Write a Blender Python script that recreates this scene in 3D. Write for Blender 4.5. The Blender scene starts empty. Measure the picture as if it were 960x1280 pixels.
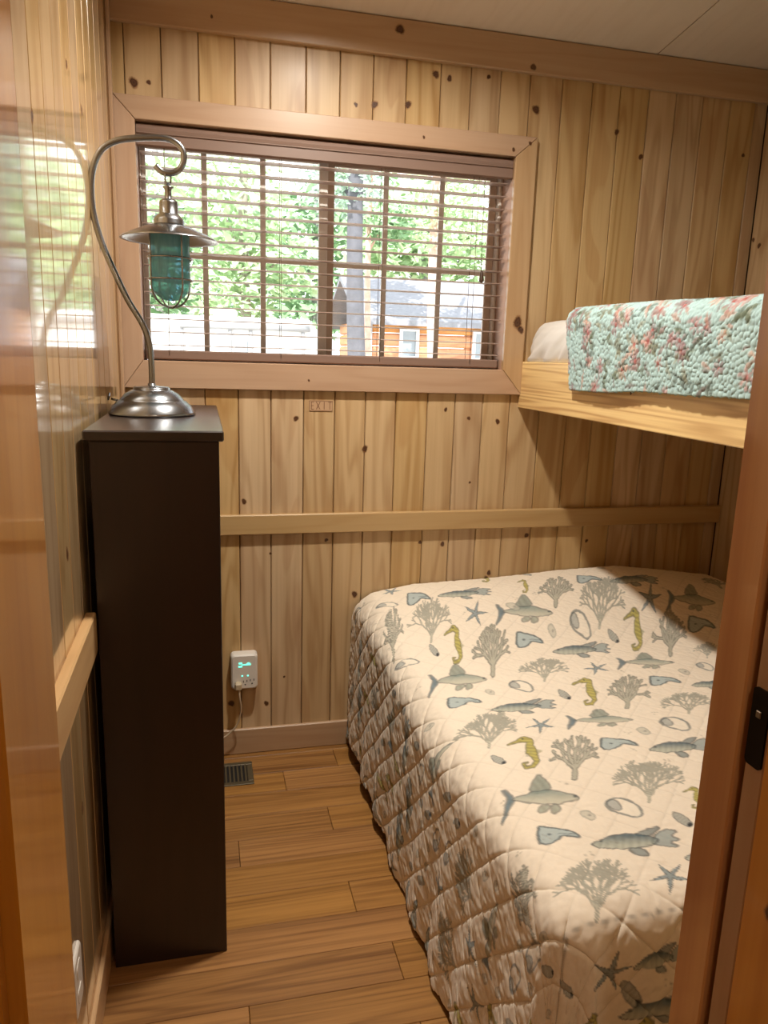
import bpy, math, random
import numpy as np
from mathutils import Vector, Matrix
random.seed(7); NR=np.random.RandomState(11)
SC=bpy.context.scene; COL=SC.collection
SC.view_settings.view_transform='Standard'; SC.view_settings.look='None'
SC.view_settings.gamma=1.0; SC.view_settings.use_curve_mapping=False; SC.view_settings.exposure=0.0
def srgb(r,g,b):
    def f(c):
        c/=255.0
        return c/12.92 if c<=.04045 else ((c+.055)/1.055)**2.4
    return (f(r),f(g),f(b),1.0)
# ------------------------------------------------------------------ node helpers
def new_mat(name):
    m=bpy.data.materials.new(name); m.use_nodes=True
    nt=m.node_tree; b=nt.nodes['Principled BSDF']
    return m,nt,b
def N(nt,t,**kw):
    n=nt.nodes.new(t)
    for k,v in kw.items(): setattr(n,k,v)
    return n
def L(nt,a,b): nt.links.new(a,b)
def math_n(nt,op,a,b=None,c=None):
    n=N(nt,'ShaderNodeMath',operation=op)
    for i,v in enumerate((a,b,c)):
        if v is None: continue
        if isinstance(v,(int,float)): n.inputs[i].default_value=v
        else: L(nt,v,n.inputs[i])
    return n.outputs[0]
def mix_c(nt,f,a,b,mode='MIX'):
    n=N(nt,'ShaderNodeMix',data_type='RGBA',blend_type=mode)
    for i,v in ((0,f),(6,a),(7,b)):
        if isinstance(v,(int,float)): n.inputs[i].default_value=v
        elif isinstance(v,tuple): n.inputs[i].default_value=v
        else: L(nt,v,n.inputs[i])
    return n.outputs[2]
def ramp(nt,f,stops):
    n=N(nt,'ShaderNodeValToRGB'); e=n.color_ramp.elements
    while len(e)<len(stops): e.new(.5)
    for k,(p,c) in enumerate(stops): e[k].position=p; e[k].color=c
    L(nt,f,n.inputs[0]); return n.outputs[0]
def simple(name,col,rough=.5,metal=0,bump=0,bscale=200,var=0,coat=0,spec=.5):
    m,nt,b=new_mat(name)
    b.inputs['Roughness'].default_value=rough; b.inputs['Metallic'].default_value=metal
    b.inputs['Coat Weight'].default_value=coat; b.inputs['Specular IOR Level'].default_value=spec
    tc=N(nt,'ShaderNodeTexCoord')
    nz=N(nt,'ShaderNodeTexNoise'); nz.inputs['Scale'].default_value=bscale; nz.inputs['Detail'].default_value=4
    L(nt,tc.outputs['Object'],nz.inputs['Vector'])
    d=tuple(c*(1-var) for c in col[:3])+(1,)
    L(nt,mix_c(nt,nz.outputs['Fac'],d,tuple(min(1,c*(1+var)) for c in col[:3])+(1,)),b.inputs['Base Color'])
    if bump:
        bp=N(nt,'ShaderNodeBump'); bp.inputs['Strength'].default_value=bump; bp.inputs['Distance'].default_value=.001
        L(nt,nz.outputs['Fac'],bp.inputs['Height']); L(nt,bp.outputs[0],b.inputs['Normal'])
    return m
def wood(name,light,dark,axis='z',rough=.35,coat=.0,coat_rough=.08,ring=.55,fine=.45,var=.3,ringn=7,stain=0,stainc=None,hue=0.02,gs=1.0,satv=.25,coat_ior=1.5,spec=.5):
    """timber with long grain along `axis`; every board carries its own 'rnd' value"""
    m,nt,b=new_mat(name)
    tc=N(nt,'ShaderNodeTexCoord'); at=N(nt,'ShaderNodeAttribute',attribute_name='rnd')
    r=at.outputs['Fac']
    off=N(nt,'ShaderNodeCombineXYZ')
    for i,k in enumerate((37.1,53.7,71.3)): L(nt,math_n(nt,'MULTIPLY',r,k),off.inputs[i])
    add=N(nt,'ShaderNodeVectorMath',operation='ADD'); L(nt,tc.outputs['Object'],add.inputs[0]); L(nt,off.outputs[0],add.inputs[1])
    def sc(a,g):
        n=N(nt,'ShaderNodeVectorMath',operation='MULTIPLY'); v=[a,a,a]; v['xyz'.index(axis)]=g
        n.inputs[1].default_value=v; L(nt,add.outputs[0],n.inputs[0]); return n.outputs[0]
    n1=N(nt,'ShaderNodeTexNoise'); n1.inputs['Scale'].default_value=1; n1.inputs['Detail'].default_value=5; n1.inputs['Roughness'].default_value=.65
    L(nt,sc(110,2.2),n1.inputs['Vector'])
    n2=N(nt,'ShaderNodeTexNoise'); n2.inputs['Scale'].default_value=1; n2.inputs['Detail'].default_value=2; n2.inputs['Distortion'].default_value=.25
    L(nt,sc(8*gs,.8/gs),n2.inputs['Vector'])
    ringv=math_n(nt,'SINE',math_n(nt,'MULTIPLY',n2.outputs['Fac'],ringn*6.2832))
    ringv=math_n(nt,'POWER',math_n(nt,'MULTIPLY_ADD',ringv,.5,.5),2.2)
    f=math_n(nt,'ADD',math_n(nt,'MULTIPLY',ringv,ring),math_n(nt,'MULTIPLY',math_n(nt,'SUBTRACT',n1.outputs['Fac'],.3),fine*1.6))
    n3=N(nt,'ShaderNodeTexNoise'); n3.inputs['Scale'].default_value=1; n3.inputs['Detail'].default_value=1
    L(nt,sc(16,.35),n3.inputs['Vector'])
    f=math_n(nt,'ADD',f,math_n(nt,'MULTIPLY',math_n(nt,'SUBTRACT',n3.outputs['Fac'],.5),.9))
    c=N(nt,'ShaderNodeMath',operation='ADD',use_clamp=True); L(nt,f,c.inputs[0]); c.inputs[1].default_value=0
    col=mix_c(nt,c.outputs[0],light,dark)
    if stain:
        n4=N(nt,'ShaderNodeTexNoise'); n4.inputs['Scale'].default_value=1; n4.inputs['Detail'].default_value=1; n4.inputs['Distortion'].default_value=.6
        L(nt,sc(9,1.6),n4.inputs['Vector'])
        s=ramp(nt,n4.outputs['Fac'],[(.60,(0,0,0,1)),(.625,(1,1,1,1))])
        bd=math_n(nt,'GREATER_THAN',math_n(nt,'FRACT',math_n(nt,'MULTIPLY',r,91.7)),.35)
        col=mix_c(nt,math_n(nt,'MULTIPLY',math_n(nt,'MULTIPLY',s,bd),stain),col,stainc,'MULTIPLY')
    hs=N(nt,'ShaderNodeHueSaturation'); L(nt,col,hs.inputs['Color'])
    L(nt,math_n(nt,'MULTIPLY_ADD',r,var,1-var/2),hs.inputs['Value'])
    r2=math_n(nt,'FRACT',math_n(nt,'MULTIPLY',r,13.37))
    L(nt,math_n(nt,'MULTIPLY_ADD',r2,hue,.5-hue/2),hs.inputs['Hue'])
    L(nt,math_n(nt,'MULTIPLY_ADD',r2,satv,1-satv/2),hs.inputs['Saturation'])
    L(nt,hs.outputs[0],b.inputs['Base Color'])
    b.inputs['Roughness'].default_value=rough; b.inputs['Coat Weight'].default_value=coat; b.inputs['Coat Roughness'].default_value=coat_rough; b.inputs['Coat IOR'].default_value=coat_ior; b.inputs['Specular IOR Level'].default_value=spec
    bp=N(nt,'ShaderNodeBump'); bp.inputs['Strength'].default_value=.08; bp.inputs['Distance'].default_value=.001
    L(nt,n1.outputs['Fac'],bp.inputs['Height']); L(nt,bp.outputs[0],b.inputs['Normal'])
    return m
# ------------------------------------------------------------------ mesh builder
class MB:
    def __init__(s): s.v=[];s.f=[];s.m=[];s.r=[];s.sm=[]
    def add(s,vs,fs,mi=0,rnd=None,smooth=False):
        o=len(s.v); s.v+= [tuple(float(c) for c in p) for p in vs]
        if rnd is None: rnd=random.random()
        s.r+= list(rnd) if hasattr(rnd,'__len__') else [rnd]*len(vs)
        for f in fs: s.f.append(tuple(o+i for i in f)); s.m.append(mi); s.sm.append(smooth)
        return s
    def box(s,x0,x1,y0,y1,z0,z1,bev=0,mi=0,rnd=None):
        if x0>x1:x0,x1=x1,x0
        if y0>y1:y0,y1=y1,y0
        if z0>z1:z0,z1=z1,z0
        c=Vector(((x0+x1)/2,(y0+y1)/2,(z0+z1)/2)); h=((x1-x0)/2,(y1-y0)/2,(z1-z0)/2)
        return s.rbox(c,h,bev,mi,rnd)
    def rbox(s,c,h,bev=0,mi=0,rnd=None,rot=None):
        b=min(bev,*[q*.98 for q in h]) if bev else 0
        vs=[];fs=[]
        def P(p):
            p=Vector(p)
            if rot: p=rot@p
            return p+Vector(c)
        if not b:
            vs=[P((sx*h[0],sy*h[1],sz*h[2])) for sx in(-1,1) for sy in(-1,1) for sz in(-1,1)]
            fs=[(0,1,3,2),(4,6,7,5),(0,4,5,1),(2,3,7,6),(0,2,6,4),(1,5,7,3)]
            return s.add(vs,fs,mi,rnd)
        idx={}
        for sx in(-1,1):
            for sy in(-1,1):
                for sz in(-1,1):
                    for a in range(3):
                        p=[sx*(h[0]-b),sy*(h[1]-b),sz*(h[2]-b)]; p[a]=(sx,sy,sz)[a]*h[a]
                        idx[(sx,sy,sz,a)]=len(vs); vs.append(P(p))
        def I(sg,a): return idx[(*sg,a)]
        for a in range(3):
            o=[i for i in range(3) if i!=a]
            for sg in(-1,1):
                q=[]
                for u,w in((-1,-1),(1,-1),(1,1),(-1,1)):
                    t=[0,0,0];t[a]=sg;t[o[0]]=u;t[o[1]]=w;q.append(I(t,a))
                fs.append(tuple(q))
        for a in range(3):      # edges running along axis a
            o=[i for i in range(3) if i!=a]
            for u in(-1,1):
                for w in(-1,1):
                    t0=[0,0,0];t0[o[0]]=u;t0[o[1]]=w;t1=list(t0);t0[a]=-1;t1[a]=1
                    fs.append((I(t0,o[0]),I(t1,o[0]),I(t1,o[1]),I(t0,o[1])))
        for sx in(-1,1):
            for sy in(-1,1):
                for sz in(-1,1): fs.append(tuple(I((sx,sy,sz),a) for a in range(3)))
        return s.add(vs,fs,mi,rnd)
    def lathe(s,prof,c=(0,0,0),n=40,mi=0,rnd=None,cap0=False,cap1=False,rot=None):
        vs=[];fs=[];c=Vector(c)
        for (r,z) in prof:
            for k in range(n):
                a=2*math.pi*k/n; p=Vector((r*math.cos(a),r*math.sin(a),z))
                vs.append(c+(rot@p if rot else p))
        for i in range(len(prof)-1):
            for k in range(n):
                k2=(k+1)%n; fs.append((i*n+k,i*n+k2,(i+1)*n+k2,(i+1)*n+k))
        if cap0: fs.append(tuple(range(n-1,-1,-1)))
        if cap1: fs.append(tuple((len(prof)-1)*n+k for k in range(n)))
        return s.add(vs,fs,mi,rnd,smooth=True)
    def tube(s,pts,rad,n=10,mi=0,rnd=None,closed=False,caps=True):
        P=[Vector(p) for p in pts]; m=len(P); vs=[];fs=[]
        R=rad if hasattr(rad,'__len__') else [rad]*m
        T=[]
        for i in range(m):
            a=P[(i-1)%m] if (closed or i>0) else P[i]; b=P[(i+1)%m] if (closed or i<m-1) else P[i]
            T.append((b-a).normalized())
        up=Vector((0,0,1)) if abs(T[0].z)<.9 else Vector((0,1,0))
        nrm=(up-T[0]*up.dot(T[0])).normalized()
        for i in range(m):
            nrm=(nrm-T[i]*nrm.dot(T[i])).normalized(); bn=T[i].cross(nrm)
            for k in range(n):
                a=2*math.pi*k/n; vs.append(P[i]+(nrm*math.cos(a)+bn*math.sin(a))*R[i])
        for i in range(m if closed else m-1):
            j=(i+1)%m
            for k in range(n):
                k2=(k+1)%n; fs.append((i*n+k,i*n+k2,j*n+k2,j*n+k))
        if caps and not closed:
            fs.append(tuple(range(n-1,-1,-1))); fs.append(tuple((m-1)*n+k for k in range(n)))
        return s.add(vs,fs,mi,rnd,smooth=True)
    def prism(s,poly,axis,a0,a1,mi=0,rnd=None):
        """poly = 2D points; extruded along axis from a0 to a1 (other two axes in xyz order)"""
        n=len(poly); vs=[]
        ar=sum(poly[i][0]*poly[(i+1)%n][1]-poly[(i+1)%n][0]*poly[i][1] for i in range(n))
        for a in(a0,a1):
            for u,w in poly:
                p=[0,0,0];o=[i for i in range(3) if i!='xyz'.index(axis)]
                p['xyz'.index(axis)]=a;p[o[0]]=u;p[o[1]]=w;vs.append(p)
        fs=[(i,(i+1)%n,n+(i+1)%n,n+i) for i in range(n)]+[tuple(range(n-1,-1,-1)),tuple(range(n,2*n))]
        return s.add(vs,fs,mi,rnd)
    def build(s,name,mats,parent=None,origin=(0,0,0),kd=None):
        me=bpy.data.meshes.new(name); me.from_pydata(s.v,[],s.f)
        if not isinstance(mats,(list,tuple)): mats=[mats]
        for m in mats: me.materials.append(m)
        me.polygons.foreach_set('material_index',s.m); me.polygons.foreach_set('use_smooth',s.sm)
        a=me.attributes.new('rnd','FLOAT','POINT'); a.data.foreach_set('value',s.r)
        import bmesh
        bm=bmesh.new(); bm.from_mesh(me); bmesh.ops.recalc_face_normals(bm,faces=bm.faces); bm.to_mesh(me); bm.free()
        o=bpy.data.objects.new(name,me); COL.objects.link(o)
        if parent is not None:
            # geometry is given in world coordinates: move it into the parent's frame
            o.parent=parent
            me.transform(Matrix.Translation(-parent_world(parent)))
        return o
def parent_world(p):
    v=Vector((0,0,0))
    while p is not None: v+=p.location; p=p.parent
    return v
def struct(o): o['kind']='structure'; return o
def tag(o,label,cat,group=None,kind=None):
    o['label']=label; o['category']=cat
    if group: o['group']=group
    if kind: o['kind']=kind
    return o
def thing(name,loc,label,cat,group=None):
    o=bpy.data.objects.new(name,None); COL.objects.link(o); o.location=loc; o.empty_display_size=.05
    return tag(o,label,cat,group)
def sstruct(name,loc):
    o=bpy.data.objects.new(name,None); COL.objects.link(o); o.location=loc; return struct(o)
WORLD,SUN,E_ROOM,E_HALL=3.0,7.5,28,14
# ------------------------------------------------------------------ materials
PL=srgb(202,172,128); PD=srgb(170,134,88)
m_wall=wood('pine_boards',PL,PD,'z',rough=.4,coat=.05,coat_rough=.2,var=.2,hue=.006,spec=.4,stain=.35,stainc=(.72,.56,.42,1))
m_wall_gloss=wood('varnished_pine_boards',PL,PD,'z',rough=.3,coat=1,coat_rough=.06,var=.16,hue=.006,coat_ior=1.7)
m_trim_x=wood('pine_trim_long_grain',srgb(190,158,122),srgb(172,136,98),'x',rough=.35,coat=.2,coat_rough=.2,var=.1,ring=.3)
m_trim_z=wood('pine_trim_upright_grain',srgb(190,158,122),srgb(172,136,98),'z',rough=.35,coat=.2,coat_rough=.2,var=.1,ring=.3)
m_trim_y=wood('pine_trim_cross_grain',srgb(216,178,124),srgb(194,150,96),'y',rough=.35,coat=.2,coat_rough=.2,var=.1,ring=.3)
m_jamb=wood('amber_jamb_wood',srgb(198,138,72),srgb(168,100,46),'z',rough=.3,coat=1,coat_rough=.07,var=.1,ring=.35,hue=0,coat_ior=1.7)
m_rail=wood('yellow_pine_beam',srgb(250,214,136),srgb(190,136,64),'y',rough=.4,coat=.1,var=.08,ringn=9,gs=2.0,hue=0)
m_ceil=wood('ceiling_panel_wood',srgb(230,216,202),srgb(218,202,186),'y',rough=.45,var=.06,ring=.25,fine=.2)
m_floor=wood('vinyl_oak_planks',srgb(172,124,68),srgb(112,72,34),'x',rough=.38,coat=.1,var=.16,ringn=9,ring=.4,fine=.8,hue=.004,gs=1.8,satv=.06)
m_gap=simple('dark_joint',srgb(52,34,20),.8)
m_dark=wood('espresso_stained_wood',srgb(38,20,17),srgb(24,11,10),'z',rough=.36,coat=.3,coat_rough=.25,var=.05,ring=.3,stain=.45,stainc=(1.9,1.35,1.2,1))
m_darktop=wood('espresso_stained_top',srgb(44,32,30),srgb(32,22,20),'y',rough=.34,coat=.6,coat_rough=.2,var=.05,ring=.3)
def knot_mat():
    m,nt,b=new_mat('wood_knot')
    at=N(nt,'ShaderNodeAttribute',attribute_name='rnd'); f=at.outputs['Fac']
    tc=N(nt,'ShaderNodeTexCoord'); nz=N(nt,'ShaderNodeTexNoise'); nz.inputs['Scale'].default_value=160
    L(nt,tc.outputs['Object'],nz.inputs['Vector'])
    f=math_n(nt,'ADD',f,math_n(nt,'MULTIPLY',math_n(nt,'SUBTRACT',nz.outputs['Fac'],.5),.35))
    L(nt,ramp(nt,f,[(0,srgb(58,36,22)),(.3,srgb(92,58,34)),(.45,srgb(52,30,18)),(.55,srgb(120,78,46)),(.8,srgb(180,132,88))]),b.inputs['Base Color'])
    L(nt,ramp(nt,f,[(.45,(1,1,1,1)),(.9,(0,0,0,1))]),b.inputs['Alpha'])
    b.inputs['Roughness'].default_value=.4
    return m
m_knot=knot_mat()
def knot(mb,axis,off,u,w,r,mi,squash=1.0,tilt=0):
    """flat elliptical knot lying in the face of a board: axis is the face normal"""
    n=16; rings=[0,.35,.7,1.0]; vs=[];fs=[];rn=[]
    o=[i for i in range(3) if i!='xyz'.index(axis)]
    def P(a,b):
        p=[0,0,0];p['xyz'.index(axis)]=off;p[o[0]]=u+a;p[o[1]]=w+b;return p
    vs.append(P(0,0));rn.append(0.0)
    ph=random.random()*6
    for q in rings[1:]:
        for k in range(n):
            a=2*math.pi*k/n; rr=r*q*(1+.12*math.sin(2*a+ph)+.08*math.sin(3*a+ph*2))
            vs.append(P(rr*math.cos(a)*squash,rr*math.sin(a)*1.15));rn.append(q)
    for k in range(n): fs.append((0,1+k,1+(k+1)%n))
    for i in range(2):
        for k in range(n): fs.append((1+i*n+k,1+i*n+(k+1)%n,1+(i+1)*n+(k+1)%n,1+(i+1)*n+k))
    mb.add(vs,fs,mi,rn,True)
def boards(name,mats,axis,face,sign,seams,spans,g=.0018,cv=.0035,dep=.014,knots=(),rnds=None):
    """tongue and groove boarding. axis = face normal; face = plane of the fronts; the room is on side -sign.
    seams: board edges along the wall; spans(u0,u1)-> list of (z0,z1)"""
    mb=MB()
    for i in range(len(seams)-1):
        a,b=seams[i]+g/2,seams[i+1]-g/2; rr=rnds[i] if rnds else random.random()
        poly=[(a,face+sign*cv),(a+cv*.7,face),(b-cv*.7,face),(b,face+sign*cv),(b,face+sign*dep),(a,face+sign*dep)]
        for z0,z1,a2,b2 in spans(a,b):
            aa,bb=max(a,a2),min(b,b2)
            if bb-aa<.002: continue
            pl=[(min(max(u,aa),bb),w) for u,w in poly]
            if axis=='y': mb.prism(pl,'z',z0,z1,0,rr)
            else: mb.prism([(w,u) for u,w in pl],'z',z0,z1,0,rr)
    for (u0,u1,z0,z1) in spans(None,None):
        if axis=='y': mb.box(u0,u1,face+sign*dep,face+sign*(dep+.03),z0,z1,mi=1)
        else: mb.box(face+sign*dep,face+sign*(dep+.03),u0,u1,z0,z1,mi=1)
    for (u,z,r) in knots: knot(mb,axis,face-sign*.0004,u,z,r,2,*( (1,) ))
    return struct(mb.build(name,list(mats)+[m_knot]))
SL=.13; ZT=2.9
XL,XR,YF,ZC=-.25,2.02,-1.872,2.487       # room: left wall, right wall, front wall, ceiling
WX0,WX1,WZ0,WZ1=-.18,1.046,1.412,2.12    # window opening
HX=.013
def back_spans(a,b):
    return back_spans_(a,b,WX0-HX,WX1+HX,WZ0-HX,WZ1+HX)
def back_spans_(a,b,WX0,WX1,WZ0,WZ1):
    if a is None: return [(XL-.05,WX0,0,ZC),(WX1,XR+.05,0,ZC),(WX0,WX1,0,WZ0),(WX0,WX1,WZ1,ZC)]
    out=[]
    out.append((0,WZ0,a,b)); out.append((WZ1,ZC,a,b))
    out.append((WZ0,WZ1,a,min(b,WX0))); out.append((WZ0,WZ1,max(a,WX1),b))
    return out
KN=[(-0.18,2.224,0.0174),(-0.137,2.229,0.0087),(0.557,2.237,0.0145),(0.496,2.231,0.0087),(0.668,2.248,0.0145),(1.115,2.277,0.0174),(1.423,2.236,0.0116),(1.525,2.164,0.0116),(0.758,2.347,0.0145),(0.805,2.34,0.0116),(0.94,2.359,0.0087),(1.941,2.205,0.0087),(0.133,0.944,0.0116),(0.553,1.126,0.0145),(1.046,1.226,0.0116),(0.934,1.237,0.0087),(0.845,1.267,0.0087),(0.31,1.23,0.0116),(0.857,0.771,0.0116),(0.77,0.78,0.0087),(1.192,0.795,0.0116),(0.421,0.799,0.0087),(0.223,0.756,0.0058),(1.048,0.652,0.0116),(0.951,1.002,0.0058),(0.528,0.591,0.0145),(1.04,0.627,0.0145),(0.081,0.198,0.0145),(0.207,0.187,0.0116),(0.272,0.287,0.0058),(1.447,0.766,0.0087)]
seams=[XL,-.206,-.1,.009,.117,.225,.336,.444,.552,.661,.777,.88,.985,1.09,1.208,1.32,1.426,1.537,1.645,1.753,1.866,1.97,XR]
boards('wall_back',[m_wall,m_gap],'y',0.0,1,seams,back_spans,knots=KN,
       rnds=[.5,.62,.45,.8,.9,.75,.55,.7,.62,.5,.4,.45,.7,.55,.42,.5,.36,.9,.3,.55,.35,.3])
HY=-3.75                                     # far end of the passage the camera stands in
def span_y(y0,y1):
    def f(a,b):
        if a is None: return [(y0-.03,y1+.045,0,ZT)]
        return [(0,ZT,a,b)]
    return f
def regular(a,b,st=.108):
    s=[b]
    while s[-1]-st>a+.01: s.append(round(s[-1]-st,4))
    return sorted(s+[a])
boards('wall_left',[m_wall_gloss,m_gap],'x',XL,-1,regular(YF,0),span_y(YF,0),
       knots=[(-.807,2.0,.013),(-.619,1.968,.014),(-1.187,1.801,.014),(-1.112,1.072,.015),(-1.113,.544,.014),(-.4,1.7,.01)])
boards('wall_right',[m_wall,m_gap],'x',XR,1,regular(YF,0,.11),span_y(YF,0),knots=[(-.012,1.915,.01),(-.047,1.89,.012),(-.5,1.9,.012)])
# partition with the doorway, boarded on both faces
DX0,DX1,DZ=-.135,.56,2.03
YH=-2.04
def front_spans_room(a,b):
    if a is None: return [(XL,DX0-.02,0,ZT),(DX1+.02,XR,0,ZT),(DX0-.02,DX1+.02,DZ+.02,ZT)]
    return [(0,ZT,a,min(b,DX0-.02)),(0,ZT,max(a,DX1+.02),b),(DZ+.02,ZT,max(a,DX0-.02),min(b,DX1+.02))]
boards('wall_front',[m_wall,m_gap],'y',YF,-1,regular(XL,XR,.11),front_spans_room)
HX0,HX1=-.95,1.55
boards('wall_passage',[m_wall,m_gap],'y',YH,1,regular(HX0,HX1,.11),
       lambda a,b: [(HX0,DX0-.02,0,ZT),(DX1+.02,HX1,0,ZT),(DX0-.02,DX1+.02,DZ+.02,ZT)] if a is None else [(0,ZT,a,min(b,DX0-.02)),(0,ZT,max(a,DX1+.02),b),(DZ+.02,ZT,max(a,DX0-.02),min(b,DX1+.02))])
boards('wall_passage_left',[m_wall,m_gap],'x',HX0,-1,regular(HY,YH,.11),span_y(HY,YH))
boards('wall_passage_right',[m_wall,m_gap],'x',HX1,1,regular(HY,YH,.11),span_y(HY,YH))
boards('wall_passage_end',[m_wall,m_gap],'y',HY,-1,regular(HX0,HX1,.11),lambda a,b:[(HX0,HX1,0,ZT)] if a is None else [(0,ZT,a,b)])
# floor: planks running across the room
mb=MB(); y=-.158-.119*31; fx0,fx1=HX0-.05,XR+.05
rows=[]
yy=.05
k=0; y1=-.158
edges=[.06,-.039]+[-.158-.119*i for i in range(32)]
fixed={(-.158):.252,(-.753):.373,(-.991):.44}
for i in range(len(edges)-1):
    b,a=edges[i],edges[i+1]
    x=fx0-random.random()*1.1
    j=[v for kk,v in fixed.items() if abs(kk-b)<.004]
    cuts=[fx0]
    x=(j[0]-1.22*3 if j else fx0-random.random()*1.1)
    while x<fx1:
        if x>fx0+.05: cuts.append(x)
        x+=1.22
    cuts.append(fx1)
    for c in range(len(cuts)-1):
        mb.box(cuts[c]+.0006,cuts[c+1]-.0006,a+.0006,b-.0006,-.012,0,bev=.0012,rnd=random.random())
mb.box(fx0,fx1,HY-.05,.06,-.03,-.012,mi=1)
struct(mb.build('floor',[m_floor,m_gap]))
# ceiling panels with a narrow joint
mb=MB()
def slab(x0,x1,y0,y1,dz,rnd,mi=0,th=.02):
    zz=lambda y: ZC-SL*y+dz
    mb.prism([(y0,zz(y0)),(y1,zz(y1)),(y1,zz(y1)+th),(y0,zz(y0)+th)],'x',x0,x1,mi,rnd)
slab(XL-.05,1.541,YF-.1,.05,0,.5); slab(1.545,XR+.05,YF-.1,.05,0,.42); slab(XL-.1,XR+.1,YF-.1,.06,.0205,.5,1,.03)
mb.box(HX0-.05,HX1+.05,HY-.05,YF-.101,2.74,2.76,rnd=.6); mb.box(HX0-.1,HX1+.1,HY-.1,YF-.05,2.765,2.8,mi=1)
struct(mb.build('ceiling',[m_ceil,m_trim_y]))
# trims
def trim(name,mat,x0,x1,y0,y1,z0,z1,bev=.003,knots=()):
    mb=MB().box(x0,x1,y0,y1,z0,z1,bev=bev,rnd=random.uniform(.3,.8))
    for ax,off,u,w,r in knots: knot(mb,ax,off,u,w,r,1)
    return struct(mb.build(name,[mat,m_knot]))
trim('trim_1',m_trim_x,XL,XR,-.022,0,2.38,ZC,knots=[('y',-.0226,.628,2.455,.018),('y',-.0226,1.086,2.397,.013),('y',-.0226,.05,2.42,.006)])
trim('trim_2',m_trim_x,XL+.021,XR,-.022,0,.83,.9)
trim('trim_3',m_trim_y,XL,XL+.022,YF,-.95,.81,.9)
trim('trim_4',m_trim_z,XL,XL+.012,-.05,-.0225,.1,2.48)
trim('baseboard_back',m_trim_x,XL+.013,XR,-.014,0,0,.098)
trim('baseboard_left',m_trim_y,XL,XL+.012,YF,-.015,0,.1)
trim('baseboard_right',m_trim_y,XR-.012,XR,YF,-.015,0,.1)
# ------------------------------------------------------------------ window
win=sstruct('window_1',(.43,0,WZ0))
OX0,OX1,OZ0,OZ1=-.243,1.122,1.325,2.186
def casing(poly,mat,kn=()):
    mb=MB(); mb.prism(poly,'y',-.02,-.0005,rnd=random.uniform(.3,.7))
    for u,w,r in kn: knot(mb,'y',-.0206,u,w,r,1)
    o=mb.build('casing',[mat,m_knot],win)
    bv=o.modifiers.new('b','BEVEL'); bv.width=.002; bv.segments=1; bv.limit_method='ANGLE'; bv.angle_limit=.6
g=.0006
casing([(OX0+g,OZ1),(OX1-g,OZ1),(WX1-g,WZ1),(WX0+g,WZ1)],m_trim_x,[(1.035,2.14,.008),(.72,2.15,.006)])
casing([(OX0+g,OZ0),(WX0+g,WZ0),(WX1-g,WZ0),(OX1-g,OZ0)],m_trim_x,[(.35,1.36,.005)])
casing([(OX0,OZ0+g),(WX0,WZ0+g),(WX0,WZ1-g),(OX0,OZ1-g)],m_trim_z)
casing([(WX1,WZ0+g),(OX1,OZ0+g),(OX1,OZ1-g),(WX1,WZ1-g)],m_trim_z,[(1.09,1.578,.024),(1.104,1.553,.016),(1.094,2.165,.008)])
m_reveal=simple('brown_reveal_paint',srgb(186,150,126),.5)
m_vinyl=simple('almond_vinyl_frame',srgb(232,228,224),.35)
m_vinyl2=simple('taupe_vinyl_frame',srgb(200,180,164),.4)
mb=MB()
for a in((WX0-.012,WX0,-.0,.14,WZ0-.012,WZ1+.012),(WX1,WX1+.012,0,.14,WZ0-.012,WZ1+.012),(WX0,WX1,0,.14,WZ0-.012,WZ0),(WX0,WX1,0,.14,WZ1,WZ1+.012)): mb.box(*a)
mb.build('window_jamb',m_reveal,win)
fy0,fy1=.085,.125
mb=MB(); FL,FR,FB,FT=.006,.012,.01,.03
for a in((WX0,WX0+FL,fy0,fy1,WZ0,WZ1),(WX1-FR,WX1,fy0,fy1,WZ0,WZ1),(WX0+FL,WX1-FR,fy0,fy1,WZ0,WZ0+FB),(WX0+FL,WX1-FR,fy0,fy1,WZ1-FT,WZ1)): mb.box(*a,bev=.003)
mb.build('window_frame',m_vinyl,win)
def sash(x0,x1,y0,y1,mx,mat,tl,tr):
    mb=MB(); t=.024; z0,z1=WZ0+FB,WZ1-FT
    for a in((x0,x0+tl,y0,y1,z0,z1),(x1-tr,x1,y0,y1,z0,z1),(x0+tl,x1-tr,y0,y1,z0,z0+t),(x0+tl,x1-tr,y0,y1,z1-t,z1)): mb.box(*a,bev=.003)
    s=mb.build('sash',mat,win)
    mb=MB(); ym=(y0+y1)/2
    for x in mx: mb.box(x-.009,x+.009,ym-.004,ym+.004,z0+t,z1-t)
    mb.box(x0+tl,x1-tr,ym-.0045,ym+.0045,1.742,1.762)
    mb.build('muntin',m_vinyl,s)
    mb=MB().box(x0+tl-.004,x1-tr+.004,ym-.0015,ym+.0015,z0+t-.004,z1-t+.004)
    mb.build('glass_pane',m_glass,s)
def glass_mat():
    m,nt,b=new_mat('clear_window_glass')
    out=nt.nodes['Material Output']; nt.nodes.remove(b)
    tr=N(nt,'ShaderNodeBsdfTransparent'); gl=N(nt,'ShaderNodeBsdfGlossy'); gl.inputs['Roughness'].default_value=.01
    mx=N(nt,'ShaderNodeMixShader'); fr=N(nt,'ShaderNodeFresnel'); fr.inputs[0].default_value=1.3
    L(nt,fr.outputs[0],mx.inputs[0]); L(nt,tr.outputs[0],mx.inputs[1]); L(nt,gl.outputs[0],mx.inputs[2]); L(nt,mx.outputs[0],out.inputs[0])
    return m
m_glass=glass_mat()
sash(WX0+FL,.425,.09,.105,(.02,.208),m_vinyl,.014,.03)
sash(.418,WX1-FR,.107,.122,(.63,.832),m_vinyl2,.032,.026)
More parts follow.
